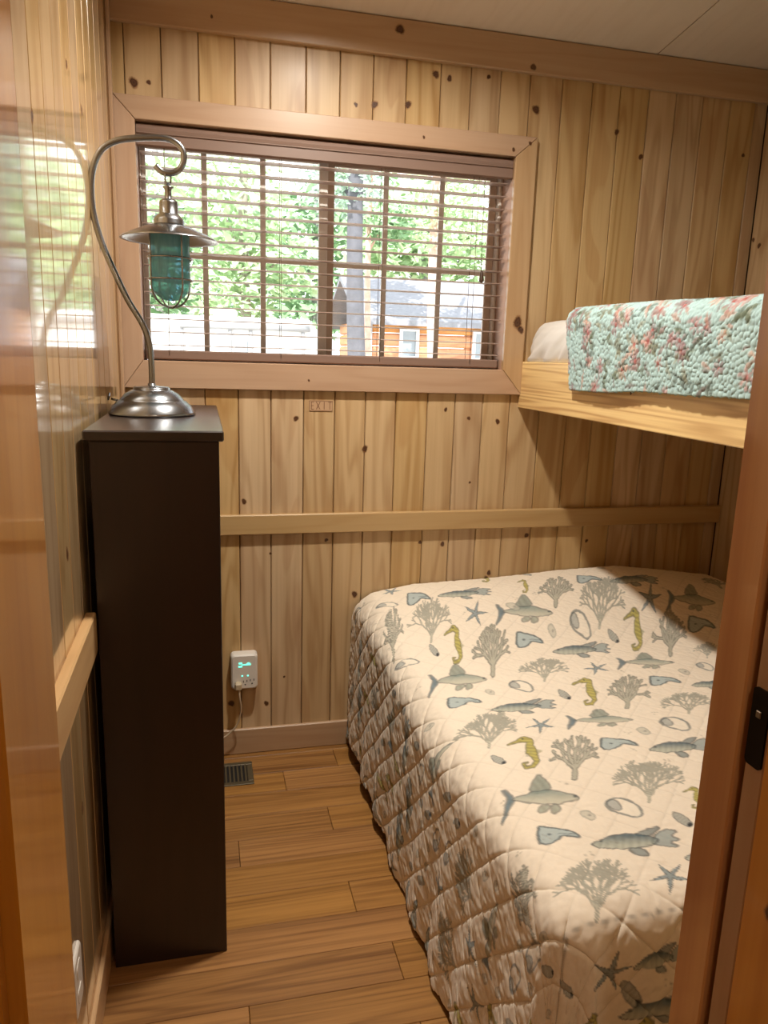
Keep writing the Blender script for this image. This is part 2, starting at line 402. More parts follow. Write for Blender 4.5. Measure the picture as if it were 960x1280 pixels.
# ------------------------------------------------------------------ venetian blind
m_blind=simple('mocha_blind_vinyl',srgb(132,108,96),.4)
m_slat=simple('mocha_slat',srgb(160,138,126),.45)
bl=thing('window_blind',(.433,.035,WZ1),'brown horizontal slat blind lowered and tilted open inside the window casing','blind')
mb=MB(); mb.box(WX0+.006,WX1-.006,.012,.06,2.075,2.118,bev=.002); mb.build('headrail',m_blind,bl)
mb=MB(); mb.prism([(-.004,2.055),(.004,2.05),(.008,2.055),(.008,2.108),(.0,2.113),(-.006,2.1),(-.004,2.09)],'x',WX0+.002,WX1-.002); mb.box(WX0+.002,WX1-.002,-.0085,-.004,2.0855,2.0885,bev=.001); mb.build('valance',m_blind,bl)
mb=MB(); zs=[1.462+.0413*i for i in range(15)]
for z in zs:
    n=6; prof=[]
    for k in range(n+1):
        u=-.024+.048*k/n; prof.append((.036+u,z+.002*(1-(u/.024)**2)+u*.01))
    poly=prof+[(a,b-.0018) for a,b in reversed(prof)]
    mb.prism(poly,'x',WX0+.008,WX1-.008)
mb.build('slats',m_slat,bl)
mb=MB(); mb.box(WX0+.008,WX1-.008,.012,.06,1.416,1.446,bev=.004); mb.build('bottom_rail',m_blind,bl)
m_cord=simple('taupe_blind_cord',srgb(120,104,92),.8)
for x in (-.1,.26,.6,.93):
    mb=MB(); mb.tube([(x,.0105,2.078),(x,.0105,1.43),(x,.0625,1.43),(x,.0625,2.078)],.0009,6)
    mb.build('ladder_cord',m_cord,bl)
pc=MB().tube([(.948,.004,2.055),(.949,.0035,1.9),(.951,.003,1.745)],.0012,6).build('pull_cord',m_cord,bl)
MB().lathe([(.002,.0),(.0045,-.004),(.006,-.014),(.0085,-.03),(.0085,-.036),(.005,-.04)],(.951,-.006,1.748),16,cap0=True,cap1=True).build('tassel',simple('dark_brown_tassel',srgb(70,50,36),.5),pc)
# ------------------------------------------------------------------ sliding pocket door and its jambs
dr=sstruct('door_1',(.2,-1.95,0))
def part_box(name,mat,par,*a,bev=.002,kn=()):
    mb=MB().box(*a,bev=bev,rnd=random.uniform(.3,.7))
    for ax,off,u,w,r in kn: knot(mb,ax,off,u,w,r,1)
    return mb.build(name,[mat,m_knot],par)
part_box('door_jamb',m_jamb,dr,DX1,DX1+.02,-1.922,YF+.002,0,DZ)
part_box('door_jamb',m_jamb,dr,DX1,DX1+.02,YH-.002,-1.962,0,DZ,kn=[('x',DX1-.0004,-2.0,.9,.012),('x',DX1-.0004,-1.985,.55,.008)])
part_box('door_jamb',m_jamb,dr,DX0-.02,DX0,YH-.002,YF+.002,0,DZ)
part_box('door_head',m_jamb,dr,DX0-.02,DX1+.02,YH-.002,YF+.002,DZ+.0005,DZ+.02)
part_box('door_leaf',m_trim_z,dr,DX1+.006,1.26,-1.957,-1.929,.008,DZ-.005)
mb=MB()
def rrect(cx,cz,w,h,r,n=5):
    out=[]
    for sx,sz,a0 in((1,1,0),(-1,1,90),(-1,-1,180),(1,-1,270)):
        for k in range(n+1):
            a=math.radians(a0+90*k/n); out.append((cx+sx*(w/2-r)+r*math.cos(a),cz+sz*(h/2-r)+r*math.sin(a)))
    return out
m_bronze=simple('blackened_bronze',srgb(30,24,20),.4,metal=.7)
PZ=1.078
mb.prism(rrect(-1.9425,PZ,.024,.088,.005),'x',DX1+.0035,DX1+.0062)
ep=mb.build('edge_pull',m_bronze,dr)
MB().box(DX1+.0018,DX1+.0036,-1.946,-1.939,PZ+.012,PZ+.02,bev=.0008).build('pull_tab',simple('worn_steel',srgb(170,160,150),.3,metal=1),ep)
for x0,x1 in((DX0-.085,DX0-.012),(DX1+.012,DX1+.085)): part_box('door_casing',m_jamb,dr,x0,x1,YH-.018,YH-.001,0,DZ+.085)
part_box('door_casing',m_jamb,dr,DX0-.012,DX1+.012,YH-.018,YH-.001,DZ+.012,DZ+.085)
# ------------------------------------------------------------------ dark bookcase seen from its end
m_nickel=simple('brushed_nickel',srgb(158,162,168),.25,metal=1,bump=.1,bscale=400)
m_white=simple('white_plastic',srgb(226,220,212),.35)
bk=thing('bookcase',(-.1,-.58,0),'tall dark espresso bookcase standing end-on against the left wall','bookcase')
def pbox(name,mat,par,*a,bev=.0015):
    return MB().box(*a,bev=bev,rnd=random.uniform(.3,.7)).build(name,mat,par)
pbox('side_panel',m_dark,bk,-.227,.033,-.94,-.92,0,1.262)
pbox('side_panel',m_dark,bk,-.227,.033,-.25,-.23,0,1.262)
pbox('back_panel',m_dark,bk,-.227,-.219,-.9195,-.2505,.0,1.262)
for z in(.07,.47,.86): pbox('shelf',m_dark,bk,-.2185,.03,-.9195,-.2505,z,z+.02)
pbox('plinth',m_dark,bk,.008,.028,-.9195,-.2505,0,.0695)
pbox('top_board',m_darktop,bk,-.238,.043,-.949,-.19,1.2625,1.285,bev=.003)
# ------------------------------------------------------------------ gooseneck lamp with a hanging lantern
lx,ly,lz=-.124,-.55,1.2855
lamp=thing('table_lamp',(lx,ly,lz),'brushed nickel gooseneck lamp with hanging teal glass lantern on the dark bookcase','lamp')
b=MB().lathe([(.0,.004),(.1,.004),(.105,.0),(.1075,.003),(.105,.008),(.097,.022),(.084,.034),(.079,.036),(.078,.039),(.066,.052),(.05,.061),(.046,.062),(.0455,.066),(.043,.0695),(.02,.0715),(.0095,.073),(.0095,.078),(.0,.078)],(lx,ly,lz),56).build('base',m_nickel,lamp)
mb=MB(); mb.tube([(lx-.082,ly+.03,lz+.03),(lx-.102,ly+.03,lz+.036)],.003,8)
rot=Matrix.Rotation(.6,3,'X')@Matrix.Rotation(.3,3,'Y')
mb.rbox((lx-.108,ly+.03,lz+.042),(.0025,.009,.0075),.002,rot=rot); mb.build('switch_key',m_nickel,b)
ST=[(-.123,1.36),(-.1225,1.402),(-.126,1.461),(-.141,1.509),(-.173,1.565),(-.202,1.63),(-.227,1.693),(-.243,1.756),(-.247,1.81),(-.241,1.86),(-.221,1.903),(-.189,1.926),(-.15,1.936),(-.104,1.942),(-.064,1.942),(-.038,1.927),(-.031,1.904),(-.039,1.88),(-.058,1.867),(-.081,1.867),(-.098,1.881)]
def spline(P,sub=6):
    out=[];n=len(P);P=[Vector(p) for p in P]
    for i in range(n-1):
        p0=P[max(i-1,0)];p1=P[i];p2=P[i+1];p3=P[min(i+2,n-1)]
        for k in range(sub):
            t=k/sub
            out.append(.5*((2*p1)+(p2-p0)*t+(2*p0-5*p1+4*p2-p3)*t*t+(-p0+3*p1-3*p2+p3)*t**3))
    out.append(P[-1]);return out
MB().tube(spline([(x,ly,z) for x,z in ST]),.0076,14).build('gooseneck',m_nickel,lamp)
ax=-.07
rz=1.8545; ring=[(ax+.0065*math.cos(a),ly+.0055*math.cos(a),rz+.016*math.sin(a)) for a in [2*math.pi*k/24 for k in range(24)]]
MB().tube(ring,.0022,8,closed=True).build('hanging_ring',m_nickel,lamp)
mb=MB(); mb.lathe([(0,1.8445),(.004,1.844),(.005,1.838),(.013,1.835),(.0135,1.8325),(.008,1.829),(.0075,1.808),(.0095,1.806),(.0165,1.805),(.0215,1.801),(.0225,1.797),(.0225,1.773),(.026,1.77),(.034,1.762),(.0365,1.757),(.0365,1.749),(.038,1.746),(.0,1.746)],(ax,ly,0),40)
for k in range(3):
    a=2*math.pi*k/3+.5; mb.box(ax+.021*math.cos(a)-.004,ax+.021*math.cos(a)+.004,ly+.021*math.sin(a)-.004,ly+.021*math.sin(a)+.004,1.757,1.8,bev=.002)
mb.build('lantern_cap',m_nickel,lamp)
MB().lathe([(.03,1.747),(.042,1.744),(.06,1.739),(.085,1.729),(.11,1.717),(.117,1.7125),(.1175,1.711),(.116,1.7105),(.109,1.714),(.084,1.726),(.06,1.7355),(.042,1.7405),(.03,1.743)],(ax,ly,0),56).build('lamp_shade',m_nickel,lamp)
def teal():
    m,nt,b=new_mat('teal_seeded_glass')
    tc=N(nt,'ShaderNodeTexCoord'); mp=N(nt,'ShaderNodeMapping'); mp.inputs['Scale'].default_value=(160,160,25); L(nt,tc.outputs['Object'],mp.inputs[0])
    nz=N(nt,'ShaderNodeTexNoise'); nz.inputs['Scale'].default_value=1; L(nt,mp.outputs[0],nz.inputs['Vector'])
    b.inputs['Roughness'].default_value=.08
    c=mix_c(nt,nz.outputs['Fac'],srgb(128,190,202),srgb(190,226,232)); L(nt,c,b.inputs['Base Color'])
    bp=N(nt,'ShaderNodeBump'); bp.inputs['Strength'].default_value=.3; bp.inputs['Distance'].default_value=.002
    L(nt,nz.outputs['Fac'],bp.inputs['Height']); L(nt,bp.outputs[0],b.inputs['Normal'])
    tr=N(nt,'ShaderNodeBsdfTransparent'); tl=N(nt,'ShaderNodeBsdfTranslucent'); L(nt,c,tr.inputs[0]); L(nt,c,tl.inputs[0])
    m1=N(nt,'ShaderNodeMixShader'); m1.inputs[0].default_value=.4; L(nt,tr.outputs[0],m1.inputs[1]); L(nt,tl.outputs[0],m1.inputs[2])
    m2=N(nt,'ShaderNodeMixShader'); m2.inputs[0].default_value=.3; L(nt,m1.outputs[0],m2.inputs[1]); L(nt,b.outputs[0],m2.inputs[2])
    L(nt,m2.outputs[0],nt.nodes['Material Output'].inputs[0])
    return m
gp=[(.043,1.735)]+[(.047,1.735-.012*i) for i in range(1,11)]
gp+=[(.047*math.cos(a),1.609-.042*math.sin(a)) for a in [math.pi/2*k/10 for k in range(11)]]
gi=[(max(r-.003,0),z+(.003 if z<1.6 else 0)) for r,z in gp][::-1]
MB().lathe(gp,(ax,ly,0),48).build('glass_globe',teal(),lamp)
mb=MB(); R=.0535
mb.lathe([(.04,1.741),(.056,1.741),(.056,1.731),(.04,1.731)],(ax,ly,0),40)
for z in(1.669,1.618): mb.tube([(ax+R*math.cos(a),ly+R*math.sin(a),z) for a in [2*math.pi*k/48 for k in range(48)]],.0024,8,closed=True)
for k in range(2):
    a0=math.radians(-57+90*k); P=[]
    for t in np.linspace(-1,1,41):
        s=abs(t); sg=1 if t>=0 else -1
        if s>.5: P.append((sg*R,1.605+(s-.5)/.5*.133))
        else:
            a=(s/.5)*math.pi/2; P.append((sg*R*math.sin(a),1.605-.054*math.cos(a)))
    mb.tube([(ax+r*math.cos(a0),ly+r*math.sin(a0),z) for r,z in P],.0024,8)
mb.build('lantern_cage',m_nickel,lamp)
# ------------------------------------------------------------------ power adapter, cord, register, sign, plate
ad=thing('power_adapter',(.127,0,.335),'white plug-in outlet adapter with glowing teal lights on the back wall','outlet adapter')
def emis(name,col,st):
    m,nt,b=new_mat(name); b.inputs['Base Color'].default_value=col; b.inputs['Emission Color'].default_value=col; b.inputs['Emission Strength'].default_value=st; return m
m_led=emis('teal_indicator_light',srgb(110,235,205),1.6)
m_slot=simple('black_slot',srgb(20,18,16),.7)
AX=lambda px: .081+(px-288)*.00262
AZ=lambda py: .401-(py-812)*.00302
mb=MB(); ring=[]
def rloop(w,h,r,y,cx=.127,cz=.335): return [(x,y,z) for x,z in rrect(cx,cz,w,h,r,5)]
loops=[rloop(.09,.128,.012,-.0005),rloop(.094,.132,.013,-.006),rloop(.094,.132,.013,-.034),rloop(.091,.129,.012,-.041),rloop(.082,.12,.01,-.0448)]
nn=len(loops[0]); vs=[p for l in loops for p in l]; fs=[(i*nn+k,i*nn+(k+1)%nn,(i+1)*nn+(k+1)%nn,(i+1)*nn+k) for i in range(4) for k in range(nn)]
fs+=[tuple(range(nn)),tuple(4*nn+k for k in range(nn))]
mb.add(vs,fs,smooth=False); mb.build('housing',m_white,ad)
FY=-.0449
mb=MB()
mb.box(AX(297.5),AX(302.5),FY-.0008,FY,AZ(827.5),AZ(825.5)); mb.box(AX(298),AX(302.5),FY-.0008,FY,AZ(823.5),AZ(821.5)); mb.box(AX(302),AX(314),FY-.0008,FY,AZ(825.2),AZ(823.9)); mb.prism([(AX(308),AZ(823.5)),(AX(311),AZ(821.6)),(AX(314),AZ(823.5))],'y',FY-.0008,FY)
mb.build('charge_display',m_led,ad)
for px in(302.5,310): MB().lathe([(.0032,0),(.0028,.0012),(0,.0016)],(AX(px),FY+.0002,AZ(838.4)),14,rot=Matrix.Rotation(math.pi/2,3,'X')).build('indicator_light',m_led,ad)
mb=MB()
for px,py in((304,845.5),(308.7,845),(313.2,844.3),(318,844)): mb.box(AX(px)-.0013,AX(px)+.0013,FY-.0004,FY+.002,AZ(py)-.004,AZ(py)+.004)
for px,py in((306.4,849.6),(315.6,848.6)): mb.lathe([(.0026,0),(.0026,.0005),(0,.0005)],(AX(px),FY+.0001,AZ(py)),12,rot=Matrix.Rotation(math.pi/2,3,'X'))
mb.build('socket_slots',m_slot,ad)
m_cable=simple('cream_cord',srgb(206,186,158),.5)
cb_=MB().tube(spline([(AX(298),FY-.018,AZ(852)),(AX(298.5),-.066,.25),(.113,-.062,.215),(.111,-.056,.18),(.1,-.05,.14),(.08,-.046,.112),(.055,-.044,.09),(.02,-.05,.075),(-.04,-.07,.08),(-.09,-.1,.2),(-.1,-.12,.6),(-.1,-.13,1.1),(-.1,-.155,1.27),(-.105,-.19,1.292),(-.11,-.3,1.2895),(-.12,-.4,1.2895),(-.124,-.45,1.293)]),.003,8).build('power_cord',m_cable,lamp)
MB().box(AX(292.5),AX(301.5),FY-.026,FY-.0012,AZ(853),AZ(844.5),bev=.004).build('plug',simple('cream_plug',srgb(196,178,148),.5),cb_)
m_vent=simple('olive_bronze_enamel',srgb(92,82,62),.4,metal=.3)
vt=thing('floor_register',(.0,-.147,0),'dark bronze floor heating register set in the planks behind the bookcase','floor vent')
mb=MB(); vx0,vx1,vy0,vy1=-.19,.148,-.22,-.075
fr=.02
for a in((vx0,vx1,vy0,vy0+fr),(vx0,vx1,vy1-fr,vy1),(vx0,vx0+fr,vy0+fr,vy1-fr),(vx1-fr,vx1,vy0+fr,vy1-fr)): mb.box(*a,.0002,.005,bev=.002)
mb.build('register_frame',m_vent,vt)
mb=MB(); x=vx0+fr+.006
while x<vx1-fr-.004: mb.box(x,x+.006,vy0+fr,vy1-fr,.0006,.0042); x+=.0135
mb.build('louvers',m_vent,vt)
MB().box(vx0+fr,vx1-fr,vy0+fr,vy1-fr,.0001,.0005).build('dark_well',m_slot,vt)
ex=thing('exit_sign',(.395,0,1.275),'small wood-tone EXIT sign with brown letters under the window','sign')
m_sign=simple('tan_sign_face',srgb(188,154,122),.4); m_let=simple('brown_lettering',srgb(122,84,58),.5)
EX=lambda px:.354+(px-386)*.0827/30
EZ=lambda py:1.292-(py-500)*.037/14
MB().box(EX(386.3),EX(415.6),-.0018,-.0004,EZ(513.6),EZ(499.8)).build('sign_plate',m_sign,ex)
mb=MB(); w=.0022
def bar(x0,z0,x1,z1):
    d=Vector((x1-x0,0,z1-z0)); n=Vector((-d.z,0,d.x)).normalized()*w/2; y0,y1=-.0024,-.0017
    q=[(x0+n.x,z0+n.z),(x1+n.x,z1+n.z),(x1-n.x,z1-n.z),(x0-n.x,z0-n.z)]; mb.prism(q,'y',y0,y1)
zt,zb=EZ(501.5),EZ(511.5); zm=(zt+zb)/2
e0,e1=EX(389),EX(392.2)
bar(e0,zb,e0,zt);bar(e0,zt-.001,e1,zt-.001);bar(e0,zm,e1-.001,zm);bar(e0,zb+.001,e1,zb+.001)
bar(EX(395),zt,EX(400),zb);bar(EX(395),zb,EX(400),zt)
bar(EX(405),zt,EX(405),zb)
bar(EX(410),zt-.001,EX(414.2),zt-.001);bar(EX(412.1),zt,EX(412.1),zb)
mb.build('lettering',m_let,ex)
mb=MB(); w=.0014; l,r,t,bb=EX(386.6),EX(415.2),EZ(500.2),EZ(513.2)
bar(l,bb,r,bb);bar(l,bb,l,t);bar(l,t,r,t);bar(r,bb,r,t); mb.build('border',m_let,ex)
op=thing('outlet_plate',(XL,-1.285,.298),'white outlet cover low on the left wall beside the left door jamb','outlet cover')
mb=MB(); lo=[[(x,y,z) for y,z in rrect(-1.285,.298,.076*s,.12*s,.01,5)] for x,s in((XL+.0002,1),(XL+.004,.99),(XL+.0065,.93))]
nn=len(lo[0]); mb.add([p for l in lo for p in l],[(i*nn+k,i*nn+(k+1)%nn,(i+1)*nn+(k+1)%nn,(i+1)*nn+k) for i in range(2) for k in range(nn)]+[tuple(2*nn+k for k in range(nn))]); mb.build('cover',m_white,op)
for z in(.272,.324):
    mb=MB(); mb.prism([(XL+.0066,0),(XL+.0078,0)],'z',0,0) if False else None
    mb.add([(XL+.0078,y,zz) for y,zz in rrect(-1.285,z,.034,.028,.008,4)]+[(XL+.006,y,zz) for y,zz in rrect(-1.285,z,.034,.028,.008,4)],[tuple(range(20)),]+[(k,(k+1)%20,20+(k+1)%20,20+k) for k in range(20)]); mb.build('socket',m_white,op)
# ------------------------------------------------------------------ cloth helpers
def vnoise(x,y,seed):
    xi=np.floor(x).astype(np.int64);yi=np.floor(y).astype(np.int64);fx=x-xi;fy=y-yi
    fx=fx*fx*(3-2*fx);fy=fy*fy*(3-2*fy)
    def h(a,b):
        n=(a*374761393+b*668265263+seed*982451653)&0x7fffffff
        n=((n^(n>>13))*1274126177)&0x7fffffff
        return ((n^(n>>16))&0xffff)/65535.0
    return (h(xi,yi)*(1-fx)+h(xi+1,yi)*fx)*(1-fy)+(h(xi,yi+1)*(1-fx)+h(xi+1,yi+1)*fx)*fy
def sstep(a,b,x):
    t=np.clip((x-a)/(b-a),0,1);return t*t*(3-2*t)
def sdpoly(u,v,P):
    P=np.array(P,float);d=np.full(u.shape,1e9);ins=np.zeros(u.shape,bool);n=len(P)
    for i in range(n):
        a=P[i];b=P[(i+1)%n];e=b-a;L2=e@e+1e-12
        t=np.clip(((u-a[0])*e[0]+(v-a[1])*e[1])/L2,0,1)
        d=np.minimum(d,np.hypot(u-a[0]-t*e[0],v-a[1]-t*e[1]))
        c=(a[1]>v)!=(b[1]>v)
        if abs(e[1])>1e-12: ins^=c&(u<a[0]+e[0]*(v-a[1])/e[1])
    return np.where(ins,-d,d)
def sdstroke(u,v,P,W):
    d=np.full(u.shape,1e9)
    for i in range(len(P)-1):
        a=np.array(P[i],float);b=np.array(P[i+1],float);e=b-a;L2=e@e+1e-12
        t=np.clip(((u-a[0])*e[0]+(v-a[1])*e[1])/L2,0,1)
        d=np.minimum(d,np.hypot(u-a[0]-t*e[0],v-a[1]-t*e[1])-(W[i]*(1-t)+W[i+1]*t))
    return d
LC=lambda *c: np.array(srgb(*c)[:3])
def fill(d,s=.05): return 1-sstep(-s,s,d)
def line(d,w=.05): return 1-sstep(w*.4,w*1.4,np.abs(d))
def smoothpoly(P,k=2):
    P=[np.array(p,float) for p in P]
    for _ in range(k):
        Q=[]
        for i in range(len(P)):
            a=P[i];b=P[(i+1)%len(P)];Q+= [a*.75+b*.25,a*.25+b*.75]
        P=Q
    return P
INK=LC(66,74,80)
def m_fishA(u,v,rs):
    body=smoothpoly([(-1,-.2),(-.75,.15),(-.4,.45),(0,.42),(.35,.25),(.5,.1),(.45,-.12),(.1,-.38),(-.4,-.48),(-.8,-.38)],2)
    tail=smoothpoly([(.35,.2),(.6,.75),(.95,.6),(.75,.3),(1,.1),(.72,-.05),(.98,-.35),(.6,-.3),(.35,-.1)],1)
    fin=smoothpoly([(-.1,.35),(.2,.7),(.55,.95),(.4,.5),(.3,.25)],1); low=smoothpoly([(-.2,-.4),(.0,-.85),(.3,-.8),(.1,-.4)],1)
    out=[]
    for P,c in((tail,LC(140,156,158)),(fin,LC(112,128,132)),(low,LC(120,136,138))):
        d=sdpoly(u,v,P);out+=[(fill(d)*.85,c),(line(d,.035)*.7,INK)]
    d=sdpoly(u,v,body);g=sstep(-.35,.4,v)[:,None]
    st=(.5+.5*np.sin(u*38))[:,None]*.18
    out+=[(fill(d),(LC(186,190,176)*(1-g)+LC(84,106,116)*g)*(1-st)),(line(d,.03)*.75,INK)]
    e=np.hypot((u+.78),(v-.02)*1.0);out.append((fill(e-.05,.03)*.9,INK))
    return out
def m_fishB(u,v,rs):
    body=smoothpoly([(-.7,.02),(-.35,.2),(.1,.32),(.55,.18),(1,-.08),(.6,-.25),(.1,-.28),(-.35,-.14),(-.7,-.06)],2)
    tail=smoothpoly([(-.62,.0),(-1,.5),(-.8,.0),(-.92,-.85),(-.72,-.3)],1)
    dor=smoothpoly([(-.35,.15),(-.15,.95),(.02,.9),(.3,.22)],1)
    b1=smoothpoly([(-.05,-.3),(-.1,-.6),(.15,-.5),(.2,-.3)],1);b2=smoothpoly([(.2,-.3),(.22,-.65),(.45,-.5),(.4,-.28)],1)
    out=[]
    for P,c in((tail,LC(84,116,132)),(dor,LC(142,152,142)),(b1,LC(164,170,156)),(b2,LC(164,170,156))):
        d=sdpoly(u,v,P);st=(.5+.5*np.sin(u*30+v*14))[:,None]*.2;out+=[(fill(d)*.95,c*(1-st)),(line(d,.03)*.5,INK)]
    d=sdpoly(u,v,body);g=sstep(-.25,.3,v)[:,None]
    out+=[(fill(d)*.95,LC(196,194,176)*(1-g)+LC(132,146,140)*g),(line(d,.03)*.6,INK),(fill(np.hypot(u-.8,v)-.045,.03)*.9,INK)]
    return out
def m_star(u,v,rs):
    ph=rs.rand()*1.2;r=np.hypot(u,v);th=np.arctan2(v,u)+ph
    a=np.abs(((th/(2*np.pi)*5)%1)-.5)*2
    R=.2+.78*np.clip(a,0,1)**2.6
    d=(r-R)*.6
    dots=(np.sin(u*26)*np.sin(v*26)>.5)[:,None]*.25
    return [(fill(d,.04),LC(140,154,158)*(1-dots)),(line(d,.045)*.8,INK)]
def m_seahorse(u,v,rs):
    P=[(-.95,.5),(-.55,.66),(-.2,.8),(.15,.68),(.12,.35),(.2,.0),(.35,-.3),(.45,-.6),(.25,-.9),(-.1,-.92),(-.2,-.72),(0,-.66)]
    W=[.05,.07,.17,.14,.2,.26,.2,.12,.09,.07,.05,.03]
    d=sdstroke(u,v,P,W);st=(.5+.5*np.sin(v*34+u*8))[:,None]*.35
    fin=sdpoly(u,v,[(.38,.15),(.75,-.05),(.5,-.25)])
    return [(fill(fin)*.7,LC(150,150,110)),(fill(d),LC(188,178,92)*(1-st)),(line(d,.04)*.7,LC(96,92,62)),(fill(np.hypot(u+.22,v-.82)-.05,.03),INK)]
def coral(rs,depth,spread,l0,w0,shrink):
    segs=[]
    def go(x,y,a,l,w,k):
        x2=x+l*math.sin(a);y2=y+l*math.cos(a);segs.append(((x,y),(x2,y2),w))
        if k==0: return
        for s in(-1,1): go(x2,y2,a+s*spread*(.6+.7*rs.rand()),l*shrink*(.8+.4*rs.rand()),w*.8,k-1)
        if rs.rand()<.35: go(x2,y2,a+(rs.rand()-.5)*.3,l*shrink,w*.75,k-1)
    go(0,0,0,l0*.7,w0*1.4,0)
    for a in(-1.0,-.5,.02,.5,.95): go(0,l0*.5,a*spread*1.9,l0,w0,depth)
    P=np.array([[*a,*b] for a,b,_ in segs]);lo=np.minimum(P[:,:2].min(0),P[:,2:].min(0));hi=np.maximum(P[:,:2].max(0),P[:,2:].max(0))
    s=1.9/(hi-lo);o=(hi+lo)/2
    return [((np.array(a)-o)*s,(np.array(b)-o)*s,w) for a,b,w in segs]
def m_fan(u,v,rs):
    d=np.full(u.shape,1e9)
    for a,b,w in coral(rs,4,.36,.42,.021,.8): d=np.minimum(d,sdstroke(u,v,[a,b],[w,w*.9]))
    return [(fill(d,.03)*.7,LC(178,182,166)),(line(d,.018)*.6,LC(104,112,106))]
def m_branch(u,v,rs):
    d=np.full(u.shape,1e9)
    for a,b,w in coral(rs,2,.5,.5,.062,.72): d=np.minimum(d,sdstroke(u,v,[a,b],[w,w*1.05]))
    d+=.03*(vnoise(u*11,v*11,17)-.5)
    return [(fill(d,.035)*.8,LC(176,176,160)),(line(d,.03)*.75,LC(98,102,98)),(fill(d+.05,.03)*.35,LC(140,142,130))]
def m_oyster(u,v,rs):
    P=smoothpoly([(-.95,.3),(-.6,.8),(.1,.75),(.7,.2),(.98,-.6),(.6,-.9),(.0,-.55),(-.6,-.25)],2);d=sdpoly(u,v,P)
    d2=sdpoly(u,v,smoothpoly([(-.9,.35),(-.6,.75),(-.25,.5),(.0,-.2),(-.5,-.2)],2))
    return [(fill(d)*.6,LC(236,228,212)),(fill(d2)*.8,LC(160,166,164)),(line(d,.08)*.8,LC(92,104,108)),(line(d2,.05)*.6,INK)]
def m_conch(u,v,rs):
    d=sdpoly(u,v,smoothpoly([(-.8,.9),(-.2,.7),(.5,.1),(.9,-.5),(.6,-.9),(0,-.6),(-.6,0)],2))
    st=(.5+.5*np.sin((u-v)*14))[:,None]*.3
    return [(fill(d)*.9,LC(168,172,166)*(1-st)),(line(d,.05)*.6,INK),(fill(np.hypot(u-.6,v+.6)-.22,.08),LC(40,46,54))]
def m_claw(u,v,rs):
    d=sdpoly(u,v,smoothpoly([(-1,.75),(-.9,.95),(-.2,.75),(.4,.55),(.9,.0),(1,-.4),(.6,-.15),(.15,-.05),(.0,-.4),(-.5,-.85),(-.95,-.7)],1))
    return [(fill(d)*.95,LC(168,184,186)),(line(d,.08)*.85,LC(62,78,86)),(fill(np.hypot(u+.45,v-.1)-.1,.06)*.8,INK),(fill(sdstroke(u,v,[(.0,.15),(.7,.05)],[.03,.05]),.05)*.6,INK)]
def m_small(u,v,rs):
    d=sdpoly(u,v,smoothpoly([(-1,.5),(-.2,.9),(.6,.3),(1,-.5),(.3,-.9),(-.5,-.2)],2))
    return [(fill(d,.1)*.7,LC(190,188,174)),(line(d,.1)*.5,LC(120,126,124)),(fill(np.hypot(u-.2,v)-.2,.1)*.5,INK)]
def m_dots(u,v,rs):
    out=[]
    for k in range(4):
        a,b=rs.rand(2)*1.6-.8;out.append((fill(np.hypot(u-a,v-b)-.2,.12)*.45,LC(140,134,120)))
    return out
MF=dict(fishA=m_fishA,fishB=m_fishB,star=m_star,seahorse=m_seahorse,fan=m_fan,branch=m_branch,oyster=m_oyster,conch=m_conch,claw=m_claw,small=m_small,dots=m_dots)
def paint(col,S,T,name,cs,ct,a,b,rs):
    """print one motif: a, b = half-axis vectors in cloth coordinates (s to the right, t away from the foot)"""
    det=a[0]*b[1]-a[1]*b[0]
    ext=1.1*(abs(a[0])+abs(b[0])),1.1*(abs(a[1])+abs(b[1]))
    i=np.nonzero((np.abs(S-cs)<ext[0])&(np.abs(T-ct)<ext[1]))[0]
    if not len(i): return
    x=S[i]-cs;y=T[i]-ct;u=(x*b[1]-y*b[0])/det;v=(-x*a[1]+y*a[0])/det
    k=(np.abs(u)<1.1)&(np.abs(v)<1.1);i=i[k];u=u[k];v=v[k]
    if not len(i): return
    wob=.05
    u=u+wob*(vnoise(u*5+cs*9,v*5,3)-.5);v=v+wob*(vnoise(u*5,v*5+ct*9,5)-.5)
    for al,c in MF[name](u,v,rs):
        al=(np.clip(al,0,1)*.92)[:,None];col[i]=col[i]*(1-al)+c*al
def cloth_mat(name,fine=900,rough=.85,bump=.25):
    m,nt,b=new_mat(name)
    at=N(nt,'ShaderNodeAttribute',attribute_name='print'); L(nt,at.outputs['Color'],b.inputs['Base Color'])
    b.inputs['Roughness'].default_value=rough; b.inputs['Specular IOR Level'].default_value=.15
    b.inputs['Sheen Weight'].default_value=.1
    tc=N(nt,'ShaderNodeTexCoord'); nz=N(nt,'ShaderNodeTexNoise'); nz.inputs['Scale'].default_value=fine; L(nt,tc.outputs['Object'],nz.inputs['Vector'])
    bp=N(nt,'ShaderNodeBump'); bp.inputs['Strength'].default_value=bump; bp.inputs['Distance'].default_value=.001
    L(nt,nz.outputs['Fac'],bp.inputs['Height']); L(nt,bp.outputs[0],b.inputs['Normal'])
    return m
